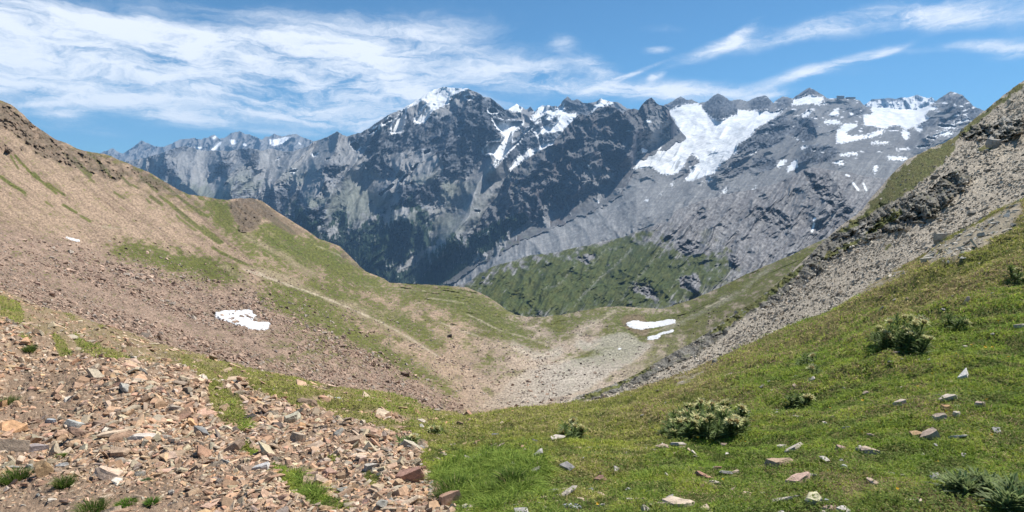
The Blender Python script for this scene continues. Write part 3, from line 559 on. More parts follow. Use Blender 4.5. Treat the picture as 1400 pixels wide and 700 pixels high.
# red-brown block scree below the slope
Mb = Mask([[(-80,300),(0,310),(80,325),(150,350),(230,372),(300,392),(360,402),(420,440),(480,470),(560,510),(620,545),(640,570),(500,570),(300,530),(-80,420)]], [], 8)
bmk = Mb(P_ + wn, Q_ + wn)
c = mix(c, mix(np.array([.30, .215, .16]), np.array([.20, .145, .115]), np.clip(.5 + .9 * nz + .6 * fi, 0, 1)), bmk * .9)
c = mix(c, BRN * .9, sstep(-.05, .45, fbm(P_ / 22., Q_ / 14., 4, 143)) * .35 * (1 - leftw) * (1 - bmk))
wall_ = sstep(850, 930, P_ + .25 * (Q_ - 430)) * (1 - .8 * sstep(.2, .6, pm)); gm = np.maximum(gm, wall_ * sstep(-.5, .1, nz + .5 * fi + .3 * gw) * .92)
sad_ = sstep(360, 450, P_ + .6 * (Q_ - 400)) * sstep(860, 760, P_) * sstep(505, 470, Q_ + .1 * (P_ - 600))
gm = np.maximum(gm, sad_ * sstep(-.2, .45, nz + .9 * nm + .5 * fi + .5 * gw) * .85)
gcol = mix(GRN, GRN2, np.clip(.5 + .8 * gw + .5 * nz, 0, 1))
gcol = mix(gcol, GRN * .5, sstep(.05, .5, -fi * .5 - nm * .7 - nz * .3))
c = mix(c, gcol, gm * .92)
spk = sstep(.12, .5, fbm(P_ / 5., Q_ / 3., 3, 145, gain=.7)) * (1 - leftw) * (1 - bmk)
c = mix(c, mix(dust * .9, BRN, np.clip(.5 + 1.4 * fi, 0, 1)), spk * .55 * sstep(980, 900, P_))
c = mix(c, GRN2 * .9, sstep(.1, .45, gw + .3 * nz) * .5 * (1 - leftw) * (1 - bmk) * (1 - pm))
c = mix(c, pv * mix(np.array([.86, .72, .6]), np.array([1., 1., 1.]), sstep(620, 780, P_)), pm * .62)
Mtr = Mask([], [[(795,478),(788,462),(800,447),(816,440),(836,428),(842,424),2.4],[(330,367),(380,385),(430,402),(470,418),(520,440),(560,462),(600,488),2.2],[(352,372),(400,392),2],[(0,288),(40,292),(90,300),(150,312),(200,316),1.2],[(700,474),(735,488),(768,478),3],[(640,430),(680,450),(720,462),(745,470),2],[(560,418),(590,408),(640,415),1.6],[(480,390),(540,395),(600,400),1.3],[(850,465),(900,452),(960,424),(1020,394),1.8],[(600,440),(630,452),(660,462),1.8],[(820,470),(760,500),(700,520),2],[(430,335),(455,345),(470,352),1.4],[(286,268),(312,272),(318,274),1.5]], 1)
c = mix(c, np.array([.40, .34, .26]), sstep(.25, .7, Mtr(P_ + nz * 5 + fi, Q_ + nz * 2.5) + .4 * nz) * .5)
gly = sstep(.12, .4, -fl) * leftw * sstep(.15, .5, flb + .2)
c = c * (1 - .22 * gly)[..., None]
c = mix(c, np.array([.16, .115, .085]), sstep(.3, .8, Mask([[(850,432),(880,428),(890,450),(885,462),(865,455),(850,445)]], [], 4)(P_ + nz * 4, Q_ + nz * 3)) * .7)
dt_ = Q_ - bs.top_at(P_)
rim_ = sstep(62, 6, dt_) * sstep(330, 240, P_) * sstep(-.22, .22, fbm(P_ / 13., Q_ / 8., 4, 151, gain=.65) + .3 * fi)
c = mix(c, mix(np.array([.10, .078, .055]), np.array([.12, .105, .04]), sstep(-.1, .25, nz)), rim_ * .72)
Mk = Mask([[(312,276),(326,272),(350,271),(362,288),(352,312),(332,319),(322,302)],[(350,272),(372,285),(400,306),(420,318),(400,322),(372,305),(356,292)]], [], 3)
kn = sstep(.3, .7, Mk(P_ + nz * 5, Q_ + nz * 4) + .35 * nz)
c = mix(c, mix(np.array([.17, .125, .085]), np.array([.085, .072, .05]), np.clip(.5 + 1.5 * fl + fi, 0, 1)), kn * .85)
c = mix(c, np.array([.115, .09, .07]), ck * sstep(-.25, .3, fi + nz) * .8)
c = c * np.clip(1 + .95 * fi, .3, 2)[..., None]
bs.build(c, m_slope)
bs.gm, bs.bmk, bs.leftw = gm, bmk, leftw

# ================================================================== right scree flank
flank_top = [(680,566),(740,556),(770,549),(800,538),(850,521),(880,506),(905,490),(930,477),(950,466),(975,450),(1000,432),(1020,420),(1045,402),(1065,385),(1085,368),(1100,354),(1112,343),(1125,331),(1138,318),(1150,308),(1163,299),(1178,288),(1192,270),(1203,257),(1215,243),(1228,229),(1240,219),(1255,211),(1275,201),(1295,193),(1308,186),(1320,172),(1335,160),(1350,148),(1370,132),(1385,120),(1400,109),(1480,45),(2100,-420)]
fk = Sheet('scree_flank', {680:[(600,60),(566,70)],760:[(585,55),(551,78)],850:[(570,46),(521,88)],950:[(540,38),(500,55),(466,92)],1050:[(500,34),(450,52),(398,95)],1120:[(470,31),(400,52),(336,95)],1200:[(430,29),(350,50),(260,92)],1300:[(380,27),(300,45),(190,85)],1400:[(330,25),(260,40),(195,60),(109,80)],1480:[(290,24),(200,45),(45,80)]},
  top=flank_top, x0=680, x1=1480, step=.8, rows=380, jag=1.6, skirt=60, steep=.35, outer=(2100,), front=(12, .35))
P_, Q_ = fk.PX, fk.PY; V_ = fk.pts(); XX, YY, ZZ = V_[..., 0], V_[..., 1], V_[..., 2]
d_top = Q_ - fk.top_at(P_)
wn = fbm(P_ / 40., Q_ / 40., 3, 151) * 9
fi = fbm(P_ / 2.4, Q_ / 2.2, 3, 153, gain=.7); nz = fbm(P_ / 12., Q_ / 9., 4, 155, gain=.6)
Mr = Mask([[(760,555),(850,515),(905,485),(1000,428),(1065,385),(1100,355),(1150,310),(1178,292),(1230,270),(1270,262),(1310,230),(1330,240),(1290,285),(1240,310),(1200,325),(1160,345),(1120,375),(1075,400),(1020,430),(980,470),(930,495),(880,520),(800,548)],[(1310,180),(1335,165),(1350,170),(1375,165),(1350,190),(1320,195)],[(1385,165),(1400,158),(1400,180),(1370,190),(1355,192)]], [], 5)
rk = sstep(.30, .62, Mr(P_ + wn * .8, Q_ + wn * .8) + .40 * nz)
e_ = 1.0
b1 = ridged((P_ - .2 * Q_ + wn * 1.5) / 22., (Q_ + .55 * P_ + wn * 1.5) / 17., 5, 157, gain=.62)
fl = fbm((P_ + 1.4 * Q_ + wn) / 9., (Q_ - .75 * P_) / 160., 4, 159, gain=.6)
fc = facet((P_ + .6 * Q_ + wn * .5) / 22., (Q_ - .5 * P_ + wn * .5) / 13., 5, 158, gain=.52)
fk.relief(-(rk * (b1 - .3) * 3 + rk * (fc * 4.2 + .8) + rk * fi * .4 + (nz * .5 + fi * .22) + fl * .5) * e_ * YY / 70.)
SCG = np.array([.44, .385, .305]); SCD = np.array([.28, .245, .195])
c = mix(SCG, SCD, np.clip(.4 + .7 * nz + .9 * fi, 0, 1) * .7)
c = mix(c, SCG * 1.15, np.clip(fl * 1.2, 0, 1) * .6)
rc = mix(np.array([.20, .19, .165]), np.array([.12, .11, .09]), sstep(-.1, .5, nz * .8 + fi * .9 - fc * .3))
c = mix(c, rc, rk)
Mgt = Mask([[(1140,322),(1180,290),(1215,245),(1240,222),(1295,192),(1310,190),(1300,212),(1270,240),(1235,268),(1200,285),(1165,312)],[(1300,190),(1330,163),(1365,138),(1400,108),(1400,118),(1360,148),(1330,172),(1312,190)],[(960,462),(1000,432),(1060,388),(1100,356),(1100,366),(1060,400),(1000,445)],[(760,556),(850,521),(900,494),(890,504),(840,532),(780,556)]], [[(1340,205),(1358,200),6],[(1185,318),(1230,290),8],[(1130,352),(1180,325),7],[(1210,340),(1218,336),5]], 2)
gm = sstep(.32, .6, Mgt(P_ + nz * 6, Q_ + nz * 6) + .36 * nz + .15 * fi)
gm = np.clip(gm + sstep(.1, .5, fbm(P_ / 9., Q_ / 7., 3, 163)) * .45 * sstep(.2, .6, rk) , 0, 1)
c = mix(c, mix(np.array([.085, .108, .022]), np.array([.13, .12, .04]), np.clip(.5 + nz + .5 * fi, 0, 1)), gm * .9)
Mpath = Mask([], [[(1400,200),(1380,196),(1355,194),(1338,189),(1318,192),5]], 2)
c = mix(c, np.array([.36, .30, .235]), sstep(.2, .6, Mpath(P_, Q_)) * .85)
Mw = Mask([[(1340,180),(1372,160),(1400,155),(1395,170),(1365,185),(1352,192)],[(1165,315),(1188,302),(1185,320),(1170,332)]], [], 3)
c = mix(c, np.array([.34, .325, .29]), sstep(.3, .7, Mw(P_ + nz * 5, Q_ + nz * 5) + .3 * fi) * .75)
c = c * np.clip(1 + 1.0 * fi, .3, 2)[..., None]
m_flank = material('grey_scree', .95, .08, ((2.5, .25), (9., .2)), bump=(5., .12))
fk.build(c, m_flank)
fk.rk, fk.gm = rk, gm
# ================================================================== near ground
crest = [(-1000,150),(-300,290),(-80,360),(0,395),(60,420),(150,448),(250,478),(330,500),(420,520),(480,532),(510,536),(540,538),(560,545),(580,555),(600,561),(630,566),(660,564),(700,558),(740,553),(768,551),(800,548),(841,543),(871,533),(905,520),(940,507),(991,486),(1050,460),(1100,437),(1143,421),(1166,406),(1203,383),(1226,370),(1263,348),(1288,331),(1299,321),(1327,306),(1357,289),(1400,270),(1480,240),(1750,110),(2500,-230)]
ng = Sheet('meadow_ground', {
 -80:[(770,4.1),(700,5),(620,7.2),(540,10.2),(460,15),(360,24)], 0:[(770,4.1),(700,5),(620,7.2),(540,10.2),(460,15),(395,22)],
 200:[(770,4.0),(700,4.8),(620,6.8),(560,9),(500,13),(463,19)], 400:[(770,3.7),(700,4.4),(640,5.8),(600,7.3),(560,9.6),(516,16)],
 550:[(770,3.35),(700,4.0),(640,5.4),(600,7),(570,9.4),(541,15)], 700:[(770,3.0),(700,3.6),(660,4.3),(620,5.6),(590,7.3),(575,9.2),(557,13)],
 850:[(770,2.95),(700,3.5),(630,5.0),(585,7.2),(560,9.5),(541,13)],
 1100:[(770,2.9),(700,3.4),(600,5.3),(540,7),(480,9.8),(437,14.5)], 1400:[(770,2.85),(700,3.3),(600,4.5),(500,6),(400,8.5),(270,14.5)], 1480:[(770,2.85),(700,3.3),(600,4.4),(500,5.8),(400,8),(240,14)]},
 top=crest, x0=-80, x1=1480, step=1.3, rows=330, power=1.0, jag=1.0, skirt=120, steep=.41, smooth_t=15, outer=(-1000, 2500), front=(0, None))
P_, Q_ = ng.PX, ng.PY; V_ = ng.pts(); XX, YY = V_[..., 0], V_[..., 1]
Mscree = Mask([[(-100,425),(0,442),(60,452),(110,470),(160,488),(210,497),(280,505),(330,528),(380,548),(420,566),(470,572),(520,580),(560,590),(585,612),(575,640),(600,660),(625,680),(640,770),(-100,770)]], [], 6)
Mgs = Mask([[(0,405),(25,412),(35,435),(15,442),(0,432)],[(65,452),(95,468),(100,482),(85,480)],[(95,455),(140,470),(185,492),(150,495),(120,480)],[(285,530),(300,532),(330,550),(350,590),(330,592),(310,575),(290,560)],[(330,608),(358,617),(350,622),(335,617)],[(368,625),(390,632),(410,650),(430,668),(470,680),(485,695),(440,690),(400,675),(385,655)],[(495,643),(520,648),(515,658),(500,655)],[(440,620),(470,632),(462,638)],[(245,485),(330,520),(300,525),(250,505)]], [[(30,463),(45,472),6],[(50,405),(65,415),5],[(88,430),(104,436),4],[(135,445),(146,450),4],[(340,528),(370,540),8],[(300,545),(340,548),8]], 3)
Mband = Mask([[(-100,350),(0,390),(150,445),(330,498),(500,532),(600,560),(560,590),(470,572),(380,548),(280,508),(150,488),(0,442),(-100,425)]], [], 5)
wn = fbm(XX / 1.3, YY / 1.3, 3, 171); nz = fbm(XX / .35, YY / .35, 4, 173, gain=.6); fi = fbm(XX / .06, YY / .06, 3, 175, gain=.65)
big = fbm(XX / 3.1, YY / 3.1, 3, 177)
scr = sstep(.35, .65, Mscree(P_ + wn * 16, Q_ + wn * 12) + .18 * nz)
gst = sstep(.3, .6, Mgs(P_ + wn * 6, Q_ + wn * 4) + .22 * nz)
band = Mband(P_ + wn * 6, Q_ + wn * 5)
grassw = np.clip(1 - scr + gst, 0, 1)
patch = sstep(-.28, .12, wn * .8 + nz * .5 + .1)
grassw = grassw * (1 - band) + np.clip(gst + patch * .75 * sstep(150, 420, P_) + patch * .35, 0, 1) * band
Mbare = Mask([[(1262,350),(1300,324),(1345,298),(1390,276),(1410,285),(1360,325),(1310,362),(1275,370)],[(1150,404),(1200,384),(1240,366),(1245,372),(1200,396),(1160,412)],[(915,519),(990,488),(985,496),(925,526)]], [], 6)
bare = sstep(.35, .75, Mbare(P_ + wn * 5, Q_ + wn * 4) + .55 * nz)
grassw = grassw * (1 - .9 * bare)
ng.grassw = np.clip(grassw, 0, 1); ng.bare = bare; ng.scr = scr
bumpy = big * .18 + wn * .13 + nz * .075 + fi * .008
ng.lift((bumpy * np.clip(YY / 7., .5, 1.6) + .02 * fi * scr) * np.clip(1 - np.clip(ng.t - .93, 0, 1) * 10, 0.25, 1))
DIRT = np.array([.30, .215, .15]); SOIL = np.array([.10, .078, .045]); TURF = np.array([.15, .165, .04]); TURF2 = np.array([.21, .19, .06]); DRY = np.array([.17, .145, .065]); PUR = np.array([.125, .09, .06])
c = mix(DIRT, DIRT * .72, np.clip(.5 + nz + .6 * fi, 0, 1))
c = mix(c, np.array([.33, .29, .225]), ng.bare * .85)
tf = mix(TURF, TURF2, np.clip(.5 + 1.0 * wn + .4 * nz, 0, 1))
c = mix(c, mix(tf, SOIL, np.clip(.35 - fi * 1.1 - nz * .4, 0, 1)), ng.grassw)
ng.build(c, material('turf_and_soil', .95, .08, ((25., .25), (6., .18)), bump=(40., .02)))
ng.uvP = (P_, Q_)
def ground(px, py):
    """point of the near ground seen at that spot"""
    px = np.atleast_1d(np.asarray(px, float)); py = np.atleast_1d(np.asarray(py, float))
    i = ng.col(px)
    b = ng.bot_at(px); t = np.clip((py - b) / (ng.top_at(px) - b), 0, 1) * (ng.rows - 1)
    i0 = np.minimum(i.astype(int), ng.nx - 2); j0 = np.minimum(t.astype(int), ng.rows - 2); fx = (i - i0)[:, None]; fy = (t - j0)[:, None]
    V = ng.V
    return (V[j0, i0] * (1 - fx) + V[j0, i0 + 1] * fx) * (1 - fy) + (V[j0 + 1, i0] * (1 - fx) + V[j0 + 1, i0 + 1] * fx) * fy
# ================================================================== stones
def hull(pts):
    b = bmesh.new()
    for p in pts: b.verts.new(p)
    r = bmesh.ops.convex_hull(b, input=b.verts[:])
    for v in [v for v in b.verts if not v.link_faces]: b.verts.remove(v)
    bmesh.ops.triangulate(b, faces=b.faces[:])
    b.verts.index_update()
    V = np.array([v.co[:] for v in b.verts]); F = np.array([[v.index for v in f.verts] for f in b.faces])
    b.free(); return V, F
def shard(n=12, el=1.0, flat=.35, taper=.3):
    """broken schist: a slab with cleaved faces, unit length about 1"""
    k = max(5, n // 2); a = np.sort(rng.random(k)) * 2 * math.pi
    r = .5 * (.72 + .4 * rng.random(k))
    base = np.stack([np.cos(a) * r * el, np.sin(a) * r, np.full(k, -.5) * flat], 1)
    topp = base * np.array([1 - taper * rng.random(), 1 - taper * rng.random(), -1]) + np.array([(rng.random() - .5) * .15, (rng.random() - .5) * .15, 0])
    topp[:, 2] += (topp[:, 0] * (rng.random() - .5) + topp[:, 1] * (rng.random() - .5)) * flat * .7
    midp = base[: k // 2 + 1] * np.array([1.12, 1.12, 0]) + rng.normal(0, .03, (k // 2 + 1, 3))
    return hull(np.concatenate([base, topp, midp]))
PROTO = [shard(10 + int(rng.integers(0, 6)), 1.0 + .9 * rng.random(), .12 + .30 * rng.random() ** 1.4) for _ in range(26)]
SMALL = [shard(8, .9 + .7 * rng.random(), .22 + .36 * rng.random()) for _ in range(12)]
STONE_COLS = np.array([(.40, .265, .18), (.34, .215, .15), (.44, .32, .235), (.31, .27, .215), (.29, .275, .24), (.23, .225, .205), (.40, .345, .275), (.50, .43, .35), (.23, .145, .105), (.46, .27, .155), (.33, .25, .19), (.17, .14, .12)])
STONE_COLS = STONE_COLS * .68 + STONE_COLS.mean(0) * .32 * np.array([1.08, 1., .92])
STONE_COLS = STONE_COLS * 1.12
STONE_P = np.array([.17, .12, .16, .10, .07, .04, .10, .05, .06, .04, .06, .03]); STONE_P /= STONE_P.sum()
def rotmats(n, tilt):
    yaw = rng.random(n) * 2 * math.pi; tx = rng.normal(0, tilt, n); ty = rng.normal(0, tilt, n)
    c, s = np.cos(yaw), np.sin(yaw); z = np.zeros(n); o = np.ones(n)
    Rz = np.stack([np.stack([c, -s, z], -1), np.stack([s, c, z], -1), np.stack([z, z, o], -1)], 1)
    cx, sx_ = np.cos(tx), np.sin(tx); Rx = np.stack([np.stack([o, z, z], -1), np.stack([z, cx, -sx_], -1), np.stack([z, sx_, cx], -1)], 1)
    cy, sy = np.cos(ty), np.sin(ty); Ry = np.stack([np.stack([cy, z, sy], -1), np.stack([z, o, z], -1), np.stack([-sy, z, cy], -1)], 1)
    return Ry @ Rx @ Rz
def frames(n_up):
    """rotation taking +Z to each normal"""
    up = n_up / np.linalg.norm(n_up, axis=1, keepdims=True)
    x = np.cross(np.tile([[0., 1, 0]], (len(up), 1)), up); x /= np.linalg.norm(x, axis=1, keepdims=True)
    y = np.cross(up, x)
    return np.stack([x, y, up], -1)
def scatter(name, pos, nrm, size, cols, protos, tilt=.35, sink=.12, mat=None, parent=None):
    Vs, Fs, Cs = [], [], []; off = 0
    which = rng.integers(0, len(protos), len(pos))
    R = frames(nrm) @ rotmats(len(pos), tilt)
    for k, (V, F) in enumerate(protos):
        i = np.nonzero(which == k)[0]
        if not len(i): continue
        v = np.einsum('nij,vj->nvi', R[i], V) * size[i, None, None] + pos[i, None] + nrm[i, None] * (size[i] * sink)[:, None, None]
        f = F[None] + (np.arange(len(i)) * len(V))[:, None, None] + off
        Vs.append(v.reshape(-1, 3)); Fs.append(f.reshape(-1, 3)); Cs.append(np.repeat(cols[i], len(V), 0)); off += len(i) * len(V)
    return link(name, mesh_np(name, np.concatenate(Vs), np.concatenate(Fs), np.concatenate(Cs)), mat, parent)
m_stone = material('schist', .85, .2, ((18., .3), (70., .2)), bump=(30., .012))
m_block = material('scree_block', .9, .12, ((3., .25), (12., .15)))
def stone_cols(n, var=.16):
    return STONE_COLS[rng.choice(len(STONE_COLS), n, p=STONE_P)] * (1 + rng.normal(0, var, (n, 1))) * (1 + rng.normal(0, .03, (n, 3))) * np.array([1.02, .98, .90])
NN = ng.normals(ng.V)
def near_normal(px, py):
    i = np.rint(ng.col(px)).astype(int)
    b = ng.bot_at(px); j = np.clip(np.rint((py - b) / (ng.top_at(px) - b) * (ng.rows - 1)).astype(int), 0, ng.rows - 1)
    return NN[j, i], ng.grassw[j, i], ng.scr[j, i]
# fine rubble of the near scree
N0 = 108000
px = rng.uniform(-420, 720, N0); py = ng.top_at(px) + (770 - ng.top_at(px)) * rng.random(N0) ** 1.25
nr, gw_, sc_m = near_normal(px, py); g = ground(px, py)
bd_ = Mband(px, py); near_s = Mask([[(-100,425),(0,442),(110,470),(210,497),(280,505),(330,528),(420,566),(520,580),(585,612),(575,640),(640,690),(640,770),(-100,770)]], [], 24)(px, py)
dens = np.where(sc_m > .5, 1 - .93 * gw_, np.where(bd_ > .4, .85 * (1 - gw_) ** 2 + .06, .25 * (1 - gw_) + .03 + .30 * near_s ** 1.3 * sstep(-.1, .3, fbm(g[:, 0] / .5, g[:, 1] / .5, 3, 215))))
dirt = sstep(630, 690, py) * sstep(330, 210, px) + .7 * sstep(590, 540, np.hypot(px - 60, (py - 540) * 2.) + 500)
dens *= np.clip(1.0 - .55 * sstep(.05, .35, fbm(g[:, 0] / 1.1, g[:, 1] / 1.1, 3, 211)) - .55 * dirt, .12, 1)
k = rng.random(N0) < dens
px, py, nr, g, dirt = px[k], py[k], nr[k], g[k], dirt[k]
size = np.clip(rng.lognormal(math.log(.034), .62, len(g)) * (1 - .5 * np.clip(dirt, 0, 1)), .012, .2) * np.clip(g[:, 1] / 7., .75, 1.5)
o = scatter('rubble', g, nr, size, stone_cols(len(g)), PROTO + SMALL, .26, .03, m_stone)
tag(o, 'loose small broken stones and grit covering the near slope', kind='stuff')
# pebbles strewn through the meadow
n_ = 900; px = rng.uniform(560, 1460, n_); py = ng.top_at(px) + (755 - ng.top_at(px)) * rng.random(n_)
nr, gw_, _ = near_normal(px, py); g = ground(px, py)
keep = rng.random(n_) < np.clip(.25 + .8 * sstep(0, .3, fbm(g[:, 0] / 1.6, g[:, 1] / 1.6, 3, 213)), 0, 1)
g, nr = g[keep], nr[keep]
pc = np.array([(.42, .37, .31), (.38, .29, .22), (.34, .32, .30), (.48, .44, .39)])[rng.integers(0, 4, len(g))] * (1 + rng.normal(0, .12, (len(g), 1)))
tag(scatter('pebbles', g, nr, np.clip(rng.lognormal(math.log(.038), .5, len(g)), .015, .11), pc, PROTO, .3, .22, m_stone), 'small pale stones strewn through the turf', kind='stuff')

n_ = 5000; px = rng.uniform(880, 1440, n_); py = ng.top_at(px) + 110 * rng.random(n_)
ib = np.rint(ng.col(px)).astype(int); jb = np.clip(np.rint((py - ng.bot_at(px)) / (ng.top_at(px) - ng.bot_at(px)) * (ng.rows - 1)).astype(int), 0, ng.rows - 1)
keep = rng.random(n_) < ng.bare[jb, ib]; px, py = px[keep], py[keep]; nr, gw_, _ = near_normal(px, py); g = ground(px, py)
pc = np.array([(.48, .44, .37), (.42, .37, .29), (.36, .33, .28), (.52, .49, .43)])[rng.integers(0, 4, len(g))] * (1 + rng.normal(0, .12, (len(g), 1)))
tag(scatter('stony_ground', g, nr, np.clip(rng.lognormal(math.log(.042), .6, len(g)), .015, .2), pc, PROTO, .35, .12, m_stone), 'bare pale stones along the upper edge of the meadow', kind='stuff')
# individual stones
def stone_mesh(w, h, col, el=1.5, rough=.05, col2=None):
    """one weathered boulder w x h metres, cleaved and chipped"""
    V, F = shard(15, el, h / w, .28)
    b = bmesh.new(); vs = [b.verts.new(v) for v in V]
    for f in F: b.faces.new([vs[i] for i in f])
    bmesh.ops.subdivide_edges(b, edges=b.edges[:], cuts=2, use_grid_fill=True)
    bmesh.ops.triangulate(b, faces=b.faces[:])
    P = np.array([v.co[:] for v in b.verts]); s0 = rng.integers(0, 200)
    P = P / np.ptp(P[:, 0])
    d = facet(P[:, 0] * 3.3 + P[:, 2] * 2, P[:, 1] * 3.3 + P[:, 2] * 5, 3, int(s0)) * rough + facet(P[:, 0] * 9 + P[:, 2] * 6, P[:, 1] * 9 - P[:, 2] * 12, 2, int(s0) + 5) * rough * .35
    P = P + (P / (np.linalg.norm(P, axis=1, keepdims=True) + 1e-6)) * d[:, None] * np.array([1, 1, .8])
    P[:, 2] *= 1.0
    b.verts.index_update(); Fi = np.array([[v.index for v in f.verts] for f in b.faces]); b.free()
    P[:, 2] *= (h / w) / np.ptp(P[:, 2]); P = P * w
    nse = fbm(P[:, 0] / w * 4, (P[:, 1] + P[:, 2] * 2) / w * 4, 4, int(s0) + 9)
    C = np.array(col)[None] * (1 + .55 * nse)[:, None]
    if col2 is not None: C = mix(C, np.array(col2), sstep(-.05, .2, nse))
    return P, Fi, C
def put_stone(name, sheet_pt, nrm, w, h, col, label, group=None, yaw=None, lean=0., el=1.5, sink=.3, col2=None, mat=None, cat='rock'):
    P, F, C = stone_mesh(w, h, col, el, col2=col2)
    o = link(name, mesh_np(name, P, F, C), mat or m_stone)
    up = Vector(nrm); q = Vector((0, 0, 1)).rotation_difference(up)
    yaw = random.uniform(-.5, .5) if yaw is None else yaw
    o.rotation_euler = (q.to_matrix() @ Matrix.Rotation(yaw, 3, 'Z') @ Matrix.Rotation(lean, 3, 'Y')).to_euler()
    o.location = Vector(sheet_pt) + up * (h * (.5 - sink))
    tag(o, label, cat, group)
    return o
PINK = (.40, .27, .20); TANS = (.42, .33, .24); WHT = (.52, .465, .40); GRY = (.31, .30, .28); DGR = (.205, .20, .19); ORG = (.44, .26, .14); RED = (.28, .155, .115); PALES = (.48, .42, .34); BRO = (.22, .15, .10); DK = (.10, .08, .07); LICH = (.40, .37, .24)
